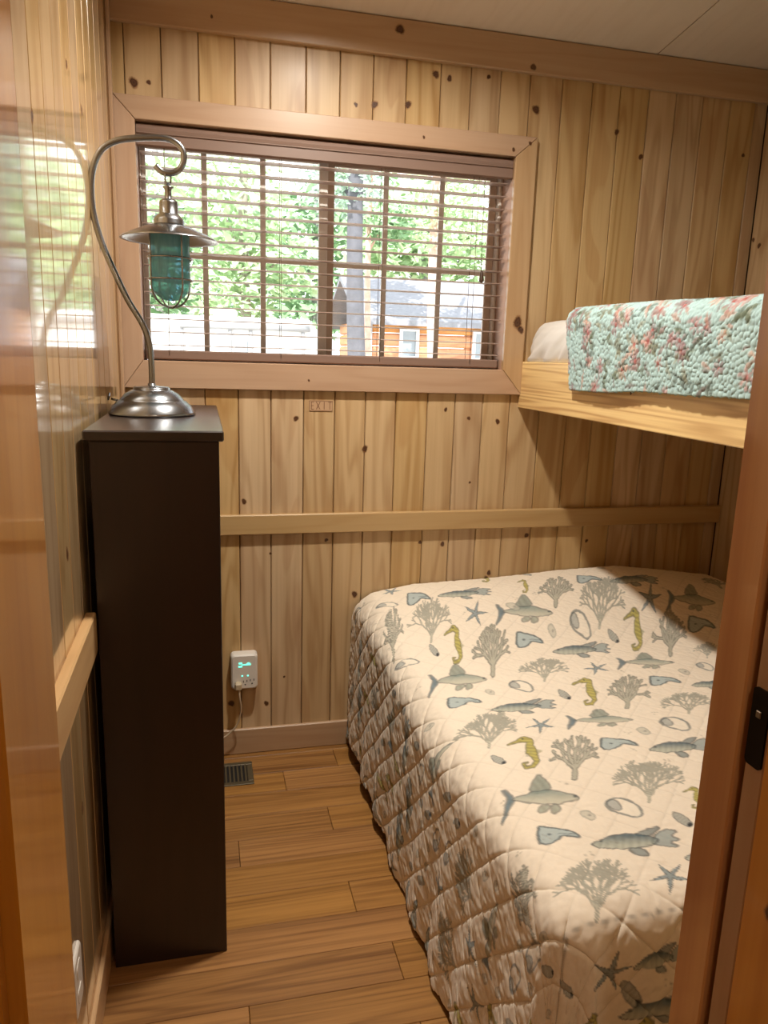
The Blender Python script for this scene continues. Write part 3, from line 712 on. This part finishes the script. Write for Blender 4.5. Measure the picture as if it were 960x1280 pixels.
def grid_mesh(name,X,Y,Z,col,mat,thick=0):
    n,m=X.shape; co=np.stack([X,Y,Z],-1).reshape(-1,3).astype(np.float32)
    me=bpy.data.meshes.new(name); I=np.arange(n*m).reshape(n,m)
    q=np.stack([I[:-1,:-1],I[1:,:-1],I[1:,1:],I[:-1,1:]],-1).reshape(-1,4)
    me.vertices.add(n*m); me.vertices.foreach_set('co',co.ravel())
    me.loops.add(q.size); me.loops.foreach_set('vertex_index',q.ravel().astype(np.int32))
    me.polygons.add(len(q)); me.polygons.foreach_set('loop_start',(np.arange(len(q))*4).astype(np.int32)); me.polygons.foreach_set('loop_total',np.full(len(q),4,np.int32))
    me.update(calc_edges=True); me.polygons.foreach_set('use_smooth',np.ones(len(q),bool))
    at=me.attributes.new('print','FLOAT_COLOR','POINT'); at.data.foreach_set('color',np.concatenate([col,np.ones((len(col),1))],1).astype(np.float32).ravel())
    me.materials.append(mat); o=bpy.data.objects.new(name,me); COL.objects.link(o)
    if thick: s=o.modifiers.new('t','SOLIDIFY'); s.thickness=thick; s.offset=-1
    return o
# ------------------------------------------------------------------ lower bed and its sea-life quilt
m_mat=simple('white_sheet',srgb(216,212,206),.85,bump=.3,bscale=35)
bed=thing('bed',(1.27,-.83,0),'low double bed with dark base hidden beneath the sea-life quilt','bed')
pbox('bed_base',m_dark,bed,.62,2.0,-1.58,-.03,.0,.3)
MB().box(.59,2.0,-1.6,-.025,.3005,.56,bev=.03).build('mattress',m_mat,bed)
XE,YE,RR=.523,-1.665,.06
def hump(x,y):
    hx=np.interp(x,[.53,.585,.73,.975,1.13,1.29,1.525,1.736,1.937,2.01],[0,.02,.045,.052,.06,.072,.085,.06,.03,-.02])
    gg=np.clip((y+.62)/.45,0,1);gg=gg*gg*(3-2*gg)
    dip=-.045*np.exp(-np.maximum(x-.53,0)/.15)*np.exp(-((y+.95)/.38)**2)
    back=-.03*sstep(-.09,-.02,y)
    return .6+hx*gg+dip+back
DM=math.pi*RR/2+.505
st=.0027
s=np.arange(RR-DM,1.48,st); t=np.arange(-(-.018),-YE-RR+DM+.001,st)   # s: inset across, t: distance from the back wall
S,T=np.meshgrid(s,t,indexing='ij'); S=S.ravel();T=T.ravel()
qy=(-YE)-T
ex_=np.maximum(0,RR-S);ey_=np.maximum(0,RR-qy);d=np.hypot(ex_,ey_);dd=np.maximum(d,1e-6)
dm=DM*(1-.035*vnoise(T*5,S*0+2,31)-.02*vnoise(T*14,S*0,37))
sc_=np.where(d>dm,dm/dd,1);d=np.minimum(d,dm)
dx,dy=ex_/dd,ey_/dd
th=np.minimum(d/RR,math.pi/2);H=RR*np.sin(th);dz=-(RR-RR*np.cos(th))-np.maximum(0,d-math.pi*RR/2)
ax_=np.where(ex_>0,XE+RR,XE+S);ay_=np.where(ey_>0,YE+RR,YE+qy)
low=np.maximum(0,d-math.pi*RR/2)/.5
fold=.022*(vnoise(T*7+1.3*low,S*0+.5,41)-.4)+.010*np.sin(T*31+2.2*low+4*vnoise(T*3,S*0,43))*(.4+.6*vnoise(T*4,S*0,44))
foldc=.02*np.sin(np.arctan2(dy,dx)*9)*np.where((dx>0)&(dy>0),1,0)
out=(fold+foldc)*low+.012*low
X=ax_-dx*(H+out);Y=ay_-dy*(H+out)
hz=hump(np.maximum(X,XE+.01),np.minimum(Y,0))
side=sstep(.0,.9,th)
Z=hz+dz
# stitching, puff and crinkle, displaced along the cloth normal
sp=.078
p=(S+T)/sp*.7071;q=(S-T)/sp*.7071
dl=np.minimum(np.abs(p-np.round(p)),np.abs(q-np.round(q)))*sp
puff=.0036*np.sqrt(np.clip(dl/(sp*.5),0,1))*(0.10+.9*side)
cr=(vnoise(S*70+T*20,T*130-S*30,51)-.5)*.0016+(vnoise(S*140,T*60,52)-.5)*.0012
crs=(vnoise((S-T)*42,(S+T)*88,53)-.5)*.0024
wr=(vnoise(S*4+T,T*5,54)-.5)*.008
disp=puff+cr*(1-.5*side)+crs*side+wr*(1-side)
disp-=.0028*np.exp(-(dl/.0035)**2)*(.35+.65*side)
Z+=np.cos(th)*disp;X-=dx*np.sin(th)*disp;Y-=dy*np.sin(th)*disp
Z=np.maximum(Z,.012)
col=np.tile(LC(238,226,208),(len(S),1))
col*=(1+.05*(vnoise(S*300,T*300,61)-.5))[:,None]
col=col*(1-(.10*np.exp(-(dl/.0022)**2))[:,None])
MOTIFS=[('fishA',0.871,-0.227,0.097,-0.014,0.02,0.055),('claw',0.708,-0.219,0.039,-0.006,0.017,0.058),('star',0.857,-0.371,0.041,-0.007,0.03,0.081),('fan',0.7,-0.374,0.074,-0.011,0.046,0.151),('branch',0.573,-0.406,0.032,-0.005,0.04,0.16),('seahorse',0.729,-0.549,0.035,-0.006,0.041,0.121),('branch',0.821,-0.607,0.058,-0.01,0.064,0.16),('fishB',1.026,-0.385,0.104,-0.016,0.051,0.114),('claw',0.966,-0.561,0.042,-0.007,0.025,0.055),('conch',0.654,-0.571,0.019,-0.003,0.015,0.047),('fishB',0.665,-0.764,0.085,-0.015,0.032,0.095),('oyster',0.813,-0.843,0.036,-0.006,0.017,0.039),('small',0.721,-0.853,0.014,-0.003,0.007,0.018),('claw',0.642,-0.881,0.043,-0.008,0.01,0.028),('fishA',0.776,-0.948,0.086,-0.015,0.018,0.041),('fan',0.644,-1.025,0.079,-0.014,0.034,0.086),('star',0.776,-1.046,0.035,-0.006,0.018,0.037),('fan',0.92,-0.76,0.075,-0.013,0.036,0.076),('seahorse',0.692,-1.155,0.045,-0.008,0.03,0.068),('conch',0.618,-1.166,0.021,-0.004,0.01,0.024),('claw',1.354,-0.208,0.046,-0.006,0.022,0.041),('fishA',1.518,-0.243,0.094,-0.013,0.037,0.059),('branch',1.195,-0.265,0.063,-0.009,0.053,0.108),('fan',1.323,-0.361,0.084,-0.013,0.094,0.166),('star',1.502,-0.366,0.043,-0.006,0.062,0.096),('fishB',1.664,-0.373,0.095,-0.014,0.083,0.116),('seahorse',1.337,-0.548,0.04,-0.007,0.087,0.14),('branch',1.44,-0.581,0.057,-0.01,0.108,0.16),('claw',1.588,-0.54,0.046,-0.007,0.044,0.06),('oyster',1.172,-0.49,0.038,-0.006,0.055,0.105),('conch',1.242,-0.576,0.023,-0.004,0.032,0.056),('small',1.062,-0.514,0.015,-0.003,0.026,0.052),('fishA',1.091,-0.657,0.091,-0.015,0.035,0.066),('fishB',1.232,-0.773,0.092,-0.015,0.043,0.068),('star',1.067,-0.788,0.038,-0.007,0.023,0.04),('seahorse',0.973,-0.909,0.041,-0.008,0.038,0.071),('branch',1.082,-0.93,0.058,-0.01,0.052,0.085),('claw',1.215,-0.895,0.043,-0.008,0.02,0.03),('small',1.303,-0.852,0.019,-0.003,0.015,0.022),('conch',0.904,-0.913,0.022,-0.004,0.016,0.03),('oyster',1.388,-0.828,0.028,-0.005,0.022,0.03),('fan',1.473,-0.717,0.04,-0.007,0.045,0.061),('fishA',1.332,-0.936,0.061,-0.01,0.027,0.036),('fan',1.191,-1.021,0.071,-0.012,0.041,0.058),('fishB',0.928,-1.057,0.089,-0.016,0.033,0.058),('oyster',1.091,-1.117,0.041,-0.007,0.028,0.041),('small',0.995,-1.136,0.019,-0.003,0.014,0.022),('claw',0.907,-1.178,0.043,-0.008,0.017,0.028),('fishA',1.035,-1.22,0.074,-0.014,0.032,0.045),('branch',0.782,-1.203,0.054,-0.01,0.045,0.086),('fan',0.886,-1.326,0.08,-0.016,0.048,0.073),('fishB',0.643,-1.332,0.082,-0.016,0.04,0.084),('oyster',0.783,-1.401,0.04,-0.008,0.022,0.036),('small',0.702,-1.409,0.017,-0.003,0.01,0.019),('claw',0.62,-1.453,0.039,-0.007,0.014,0.028),('fishA',0.75,-1.499,0.083,-0.016,0.027,0.043),('conch',0.873,-1.458,0.024,-0.005,0.016,0.024),('seahorse',0.942,-1.4,0.024,-0.005,0.025,0.034),('fan',0.62,-1.589,0.073,-0.015,0.034,0.061),('star',0.755,-1.593,0.034,-0.007,0.023,0.033),('seahorse',1.101,-0.205,0.026,-0.003,0.027,0.062),('small',0.999,-0.348,0.027,-0.005,0.013,0.03),('branch',0.494,-1.532,0.04,-0.008,0.024,0.055),('fishA',0.885,-1.563,0.072,-0.014,0.03,0.039)]
# piping along the foot edge and down the corner
pip=np.exp(-(np.abs(ex_-ey_)/.0035)**2)*((ex_>RR*.8)&(ey_>RR*.8))+np.exp(-((ey_-RR*.75)/.003)**2)*(ex_<=RR)*(.5+.5*np.sin(S*260))
col*=(1-.5*np.clip(pip,0,1))[:,None]
rs=np.random.RandomState(4)
# the same print goes on down the hanging sides
names=['fishA','fan','fishB','branch','star','seahorse','claw','oyster','conch','small']
szs=dict(fishA=(.085,.034),fishB=(.085,.04),fan=(.08,.06),branch=(.055,.06),star=(.037,.037),seahorse=(.036,.055),claw=(.042,.02),oyster=(.04,.026),conch=(.022,.024),small=(.017,.013))
placed=[(m_[1]-XE,-m_[2],max(m_[3],abs(m_[5]))) for m_ in MOTIFS]
def scatter(s0,s1,t0,t1,n,fac=.62):
    for _ in range(n):
        nm=names[rs.randint(len(names))];a,b=szs[nm];cs=s0+(s1-s0)*rs.rand();ct=t0+(t1-t0)*rs.rand();r=(a+b)/2
        if any(math.hypot(cs-x,ct-y)<(r+w)*fac+.012 for x,y,w in placed): continue
        placed.append((cs,ct,r));paint(col,S,-T,nm,cs,-ct,(a,-.1*a),(.25*b,b),rs)
for nm,bx,by,axx,axy,bxx,bxy in MOTIFS: paint(col,S,-T,nm,bx-XE,by,(axx,axy),(bxx,bxy),rs)
for nm,cs,ct,a,b in(('fishA',.172,1.72,.05,.03),('conch',.125,1.775,.026,.034),('seahorse',.06,1.84,.03,.05),('star',.25,1.86,.04,.04)):
    placed.append((cs,ct,(a+b)/2)); paint(col,S,-T,nm,cs,-ct,(a,0),(0,b),rs)
scatter(RR-DM+.03,-.03,.03,2.1,2600,.95); scatter(.05,1.45,1.72,2.1,300); scatter(-.02,1.45,.03,1.66,500,1.25)
for _ in range(160): paint(col,S,-T,'dots',RR-DM+rs.rand()*2.0,-rs.rand()*2.1,(.012,0),(0,.012),rs)
shp=(len(s),len(t))
bq=grid_mesh('bed_quilt',X.reshape(shp),Y.reshape(shp),Z.reshape(shp),col,cloth_mat('sea_life_cotton'),thick=.004)
tag(bq,'cream quilt printed with fish, coral and seahorses draped over the lower bed','quilt')
# ------------------------------------------------------------------ upper bunk
bunk=thing('upper_bunk',(1.57,-.94,1.28),'upper bunk shelf with thick yellow pine front beam under the floral quilt','bunk')
mb=MB().box(1.12,1.155,YF+.004,-.002,1.279,1.443,bev=.003,rnd=.45)
for y,z in((-.745,1.405),(-.74,1.372)): knot(mb,'x',1.1196,y,z,.006,1)
mb.build('front_beam',[m_rail,m_knot],bunk)
pbox('platform',m_trim_y,bunk,1.1555,XR-.002,YF+.004,-.002,1.40,1.442)
mb=MB(); z0,z1=1.4435,1.585
# thin mattress in a white fitted sheet
n=60; xs_=np.linspace(0,1,26); 
def sheet():
    mb=MB(); NU,NV=120,44; vs=[];fs=[]
    x0,x1,y0,y1=1.128,XR-.006,YF+.02,-.012; cx,cy=(x0+x1)/2,(y0+y1)/2
    # profile from bottom rim over the rounded edge to the top, swept round a rounded rectangle
    prof=[(0.004,0),(.0,.012),(.003,.04),(.009,.07),(.018,.098),(.03,.12),(.045,.134),(.075,.1415)]
    def rim(k,ins):
        w,h,r=(x1-x0)/2-ins,(y1-y0)/2-ins,max(.05-ins*.6,.012)
        pts=rrect(cx,cy,2*w,2*h,r,6); return pts
    base=rim(0,0); m0=len(base); ks=[max(1,int(math.hypot(base[i][0]-base[(i+1)%m0][0],base[i][1]-base[(i+1)%m0][1])/.012)) for i in range(m0)]
    dense=[]
    fine=[]
    for i in range(len(prof)-1):
        for k in range(4):
            w_=k/4; fine.append((prof[i][0]*(1-w_)+prof[i+1][0]*w_,prof[i][1]*(1-w_)+prof[i+1][1]*w_))
    fine.append(prof[-1]); prof[:]=fine
    for ins,dz in prof:
        l=rim(0,ins); o=[]
        for i in range(m0):
            a=l[i];b=l[(i+1)%m0]
            for k in range(ks[i]):
                w_=k/ks[i]; x=a[0]*(1-w_)+b[0]*w_; y=a[1]*(1-w_)+b[1]*w_
                q=np.array([[x*14-y*14+dz*30],[dz*22+3*x]]); pl=(vnoise(np.array([y*34+x*34+dz*26]),np.array([dz*14]),91)[0]-.5)*.026*(1-dz/.15*.7)
                dx_,dy_=x-cx,y-cy; ln=math.hypot(dx_,dy_); o.append((x-pl*np.sign(dx_)*(abs(dx_)>.3)-.0,y-pl*np.sign(dy_)*(abs(dy_)>.8),z0+dz+(pl*.25 if dz>.1 else 0)))
        dense.append(o)
    m=len(dense[0])
    vs=[p for l in dense for p in l]
    fs=[(i*m+k,i*m+(k+1)%m,(i+1)*m+(k+1)%m,(i+1)*m+k) for i in range(len(prof)-1) for k in range(m)]
    fs.append(tuple((len(prof)-1)*m+k for k in range(m))); fs.append(tuple(range(m)))
    mb.add(vs,fs,smooth=True); return mb
mt=sheet().build('bunk_mattress',m_mat)
tag(mt,'thin bunk mattress in a white fitted sheet on the upper bunk','mattress')
XE2,R2,ZT=1.109,.045,1.602
st=.0032
d2=math.pi*R2/2+.165
s=np.arange(R2-d2,.9,st);t=np.arange(.355,1.85,st)
S0,T0=np.meshgrid(s,t,indexing='ij');S=S0.ravel();T=T0.ravel()
e=np.maximum(0,R2-S);th=np.minimum(e/R2,math.pi/2);lw=np.maximum(0,e-math.pi*R2/2)
hang=(.238-.03*sstep(.4,1.2,T)-R2)/.165
H=R2*np.sin(th);dz=-(R2-R2*np.cos(th))-lw*hang
X=np.where(e>0,XE2+R2-H,XE2+S)
X-=.003*np.sin(T*13)*(lw/.165)+.002
Y=-(T+.07*np.clip(1-(T-.355)/.5,0,1)*np.clip(e/d2,0,1))
Z=ZT+dz-.012*sstep(.5,1.3,T)+(vnoise(S*5,T*5,71)-.5)*.008
# pebble quilting: worley cells
cell=.0128
cx_,cy_=S/cell,T/cell;f1=np.full(S.shape,9.);f2=np.full(S.shape,9.)
bi=np.floor(cx_).astype(np.int64);bj=np.floor(cy_).astype(np.int64)
def hsh(a,b,k):
    n=(a*73856093+b*19349663+k*83492791)&0x7fffffff;n=((n^(n>>13))*1274126177)&0x7fffffff;return ((n^(n>>15))&0xffff)/65535.
for a in(-1,0,1):
    for b in(-1,0,1):
        dd=np.hypot(bi+a+hsh(bi+a,bj+b,1)-cx_,bj+b+hsh(bi+a,bj+b,2)-cy_)
        f2=np.where(dd<f1,f1,np.minimum(f2,dd));f1=np.minimum(f1,dd)
eg=np.clip((f2-f1)/.45,0,1);disp=.0050*np.sqrt(eg)
edge=np.minimum(T-.31,np.abs(e-d2+.012)*1.0); 
Z+=np.cos(th)*disp;X-=np.sin(th)*disp
col=np.tile(LC(172,200,200),(len(S),1));col*=(1+.12*(vnoise(S*40,T*40,81)-.5))[:,None]
def flower(u,v,rs):
    out=[];n=rs.randint(6,10);c=[LC(186,130,122),LC(166,118,120),LC(196,152,130),LC(146,112,114)][rs.randint(4)]
    for k in range(n):
        a=2*math.pi*k/n+rs.rand()*.4;r=.55+.3*rs.rand();out.append((fill(sdstroke(u,v,[(0,0),(r*math.cos(a),r*math.sin(a))],[.07,.16]),.06)*.72,c*(.75+.45*rs.rand())))
    out.append((fill(np.hypot(u,v)-.16,.06),LC(170,96,92)));return out
def leaf(u,v,rs):
    out=[];c=[LC(104,114,94),LC(126,130,112),LC(88,96,84)][rs.randint(3)]
    for k in range(rs.randint(3,7)):
        a=-.9+1.8*rs.rand()+(math.pi if rs.rand()<.3 else 0);r=.9;P=[(0,.1),(r*.5*math.sin(a),-r*.5*math.cos(a)),(r*math.sin(a),-r*math.cos(a))]
        out.append((fill(sdstroke(u,v,P,[.03,.14,.02]),.05)*.75,c*(.8+.4*rs.rand())))
    return out
def sprig(u,v,rs):
    a=rs.rand()*6;c=[LC(150,118,114),LC(186,142,126),LC(128,112,106),LC(150,150,128)][rs.randint(4)];P=[(-.8*math.cos(a),-.8*math.sin(a)),(.1*rs.rand(),.1),(.8*math.cos(a),.8*math.sin(a))]
    return [(fill(sdstroke(u,v,P,[.05,.26,.08]),.08)*.75,c)]
MF.update(flower=flower,leaf=leaf,sprig=sprig)
rs=np.random.RandomState(9)
for T1,S1 in((.5,-.07),(.86,-.02),(.98,-.12),(1.14,-.0),(.66,-.05),(.76,-.1)):
    paint(col,S,-T,'leaf',S1-.03,-T1,(.05,0),(0,.05),rs);paint(col,S,-T,'flower',S1+.02,-T1,(.034,0),(0,.034),rs)
for _ in range(1150):
    nm=['flower','leaf','sprig','sprig'][rs.randint(4)];r=dict(flower=.026,leaf=.034,sprig=.024)[nm]*(.7+.6*rs.rand())
    paint(col,S,-T,nm,R2-d2+rs.rand()*1.0,-(.31+1.5*rs.rand()),(r,0),(0,r),rs)
hemd=np.abs(e-(d2-.012));col*=(1-.25*np.exp(-(hemd/.002)**2))[:,None]
shp=(len(s),len(t))
uq=grid_mesh('bunk_quilt',X.reshape(shp),Y.reshape(shp),Z.reshape(shp),col,cloth_mat('aqua_floral_cotton'),thick=.006)
tag(uq,'aqua floral quilt with pink blossoms hanging over the upper bunk beam','quilt')
# ------------------------------------------------------------------ outside the window
m_ground=simple('pale_gravel',srgb(206,198,184),.9,var=.15,bscale=8)
GZ=-.6
struct(MB().box(-14,22,.2,26,GZ-.2,GZ).build('ground_outside',m_ground))
m_rv=simple('white_aluminium_siding',srgb(240,240,238),.4); m_grey=simple('grey_trim',srgb(150,152,156),.5); m_rvglass=simple('tinted_glass',srgb(150,160,168),.15)
rv=thing('camper_trailer',(-.5,10,GZ),'white camper trailer parked outside, seen through the left window pane','camper trailer')
mb=MB(); mb.prism([(-3.6,GZ+.45),(1.75,GZ+.45),(1.78,1.7),(1.6,1.93),(-3.4,1.93),(-3.6,1.7)],'y',9,11.3); mb.build('body',m_rv,rv)
MB().box(.2,.55,9.3,10.0,1.931,2.05,bev=.04).build('roof_air_conditioner',m_rv,rv)
mb=MB(); mb.tube([(-.3,8.93,1.79),(1.6,8.93,1.79)],.045,10); mb.build('awning_roller',m_grey,rv)
for x in(-.27,.42,.72,1.5): MB().box(x-.025,x+.025,8.94,8.995,GZ+.9,1.76,bev=.01).build('awning_arm',m_grey,rv)
MB().box(.48,.68,8.98,8.999,1.15,1.6,bev=.01).build('window',m_rvglass,rv)
for x in(-2.2,-1.4): MB().lathe([(.0,-.1),(.28,-.1),(.34,-.06),(.34,.06),(.28,.1),(.0,.1)],(x,9.2,GZ+.34),24,rot=Matrix.Rotation(math.pi/2,3,'X')).build('wheel',simple('rubber',srgb(40,40,40),.8),rv)
m_log=wood('orange_log_siding',srgb(214,156,108),srgb(176,112,72),'x',rough=.5,var=.15); m_roof=simple('grey_shingles',srgb(138,140,148),.9,var=.25,bscale=14); m_wt=simple('white_paint',srgb(236,238,240),.5)
cb=thing('cabin',(4.2,12,GZ),'orange wood cabin with grey shingle roof seen through the right pane','cabin')
mb=MB()
for i in range(12): mb.box(2.78,5.6,10+.0,10.12,GZ+.22*i,GZ+.22*(i+1)-.012,bev=.03)
mb.build('front_wall',m_log,cb)
for x0,x1 in((2.78,2.9),(5.48,5.6)):
    mb=MB()
    for i in range(12): mb.box(x0,x1,10.121,13,GZ+.22*i,GZ+.22*(i+1)-.012,bev=.03)
    mb.build('end_wall',m_log,cb)
mb=MB(); mb.prism([(9.7,2.02),(11.5,2.85),(13.3,2.02),(13.3,1.94),(11.5,2.76),(9.7,1.93)],'x',2.5,5.9); mb.build('roof',m_roof,cb)
cw=None
for wx in(3.44,4.75):
    mb=MB()
    for a in((wx-.17,wx-.12,1.0,2.0),(wx+.12,wx+.17,1.0,2.0),(wx-.12,wx+.12,1.0,1.05),(wx-.12,wx+.12,1.95,2.0),(wx-.12,wx+.12,1.5,1.54)): mb.box(a[0],a[1],9.94,9.999,a[2]-.1,a[3]-.1)
    cw=mb.build('window',m_wt,cb); MB().box(wx-.12,wx+.12,9.985,9.998,.95,1.85).build('pane',m_rvglass,cw)
MB().tube([(2.74,9.95,GZ),(2.74,9.95,1.95)],.05,10).build('downspout',m_wt,cb)
m_leaf=[simple('leaf_green_light',srgb(182,208,160),.6,var=.3,bscale=6),simple('leaf_green_mid',srgb(142,178,134),.6,var=.3,bscale=6),simple('leaf_green_grey',srgb(150,174,156),.6,var=.3,bscale=6)]
def bark(c): return simple('bark',c,.9,var=.35,bscale=12,bump=.6)
def tree(x,y,r0,h,crowns,mi,c,label,nl=1500):
    tr=thing('tree',(x,y,GZ),label,'tree','trees outside the window')
    pts=[(x+.04*math.sin(k),y+.04*math.cos(k*2),GZ+h*k/8) for k in range(9)]
    mb=MB(); mb.tube(pts,[r0*(1.25 if k==0 else 1-.07*k) for k in range(9)],12)
    for (cx,cy,cz,rr) in crowns: mb.tube([(x,y,max(GZ+h*.45,cz-rr*.9)),((x+cx)/2,(y+cy)/2,cz-rr*.3),(cx,cy,cz)],[r0*.3,r0*.2,.02],6)
    mb.build('trunk',bark(c),tr)
    mb=MB(); tot=sum(q[3]**2 for q in crowns)
    for (cx,cy,cz,rr) in crowns:
        for _ in range(int(nl*rr*rr/tot)):
            a=Vector((random.gauss(0,1),random.gauss(0,1),random.gauss(0,1))).normalized()*rr*random.random()**.4
            p=Vector((cx,cy,cz))+Vector((a.x*1.2,a.y,a.z*.8)); sz=random.uniform(.6,1.3)*.0105*y*(.75 if y<10 else 1)
            d1=Vector((random.gauss(0,1),random.gauss(0,1),random.gauss(0,.5))).normalized(); n_=Vector((random.gauss(0,.6),-.8+random.gauss(0,.5),.6)); d2=d1.cross(n_).normalized()
            mb.add([p-d1*sz,p+d2*sz*.45+d1*sz*.1,p+d1*sz,p-d2*sz*.45+d1*sz*.1],[(0,1,2,3)])
    mb.build('foliage',m_leaf[mi],tr)
tree(1.75,6.2,.13,6.5,[(1.3,6.4,4.4,.8),(1.6,6.3,3.3,.45)],2,srgb(96,97,103),'thick grey-blue tree trunk right of the middle window post',2200)
tree(3.05,7.4,.085,6.5,[(3.5,7.4,4.2,.8),(3.2,7.4,3.2,.5)],0,srgb(206,172,158),'pinkish slim tree trunk in front of the cabin roof at far right',2200)
tree(2.49,8.9,.063,6.0,[(2.3,8.95,4.5,.6),(2.8,8.95,3.4,.45)],1,srgb(198,166,150),'thin pinkish tree trunk just left of the orange cabin wall',1800)
tree(.9,13.4,.14,7.5,[(.3,13.4,4.3,1.4),(1.5,13.4,3.2,1.0),(.7,13.4,2.6,.9)],0,srgb(170,160,150),'broad light green tree behind the camper trailer',1900)
tree(-1.0,17.5,.14,8,[(-1.6,17.5,4.6,1.7),(-.3,17.5,3.0,1.3),(-2.1,17.5,2.6,1.2)],1,srgb(150,150,150),'leafy tree at far left above the camper trailer',1900)
tree(3.4,20.5,.18,9,[(2.6,20.5,4.6,2.0),(4.6,20.5,5.2,2.1),(3.0,20.5,2.8,1.5)],1,srgb(150,150,150),'leafy tree between the camper trailer and the orange cabin',1900)
tree(5.2,15.2,.16,8,[(5.2,15.2,4.4,1.5),(4.2,15.2,3.7,1.0),(6.2,15.2,3.8,1.2)],0,srgb(150,150,150),'leafy tree rising behind the grey cabin roof',1900)
# ------------------------------------------------------------------ light
w=bpy.data.worlds.new('World'); SC.world=w; w.use_nodes=True
bg=w.node_tree.nodes['Background']; bg.inputs[0].default_value=(.93,.97,1,1); bg.inputs[1].default_value=WORLD
def lamp_(name,loc,e,col,rad):
    l=bpy.data.lights.new(name,'POINT'); l.energy=e; l.color=col; l.shadow_soft_size=rad
    o=bpy.data.objects.new(name,l); COL.objects.link(o); o.location=loc; return o
dl=bpy.data.lights.new('ceiling_lamp_light','AREA'); dl.shape='DISK'; dl.size=.11; dl.spread=math.radians(156); dl.energy=E_ROOM; dl.color=(1,.93,.82)
do=bpy.data.objects.new('ceiling_lamp_light',dl); COL.objects.link(do); do.location=(.415,-.8,2.572)
lamp_('passage_light',(.35,-3.0,2.3),E_HALL,(1,.84,.64),.08)
sl=bpy.data.lights.new('sun_light','SUN'); sl.energy=SUN; sl.angle=.01; sl.color=(1,.96,.9)
so=bpy.data.objects.new('sun_light',sl); COL.objects.link(so); so.rotation_euler=(math.radians(48),0,math.radians(-25))
# ------------------------------------------------------------------ camera
cam=bpy.data.cameras.new('camera'); cam.sensor_fit='VERTICAL'; cam.sensor_height=24; cam.lens=24*929.93/1280; cam.clip_start=.02
co=bpy.data.objects.new('camera',cam); COL.objects.link(co)
yaw,pit,rol=.242136852,.208564465,.0308289390
f=Vector((math.sin(yaw)*math.cos(pit),math.cos(yaw)*math.cos(pit),-math.sin(pit))); r=Vector((math.cos(yaw),-math.sin(yaw),0)); u=r.cross(f)
c_,s_=math.cos(rol),math.sin(rol); r2=r*c_+u*s_; u2=u*c_-r*s_
M=Matrix((r2,u2,-f)).transposed().to_4x4(); M.translation=Vector((0,-2.55,1.453)); co.matrix_world=M
SC.camera=co
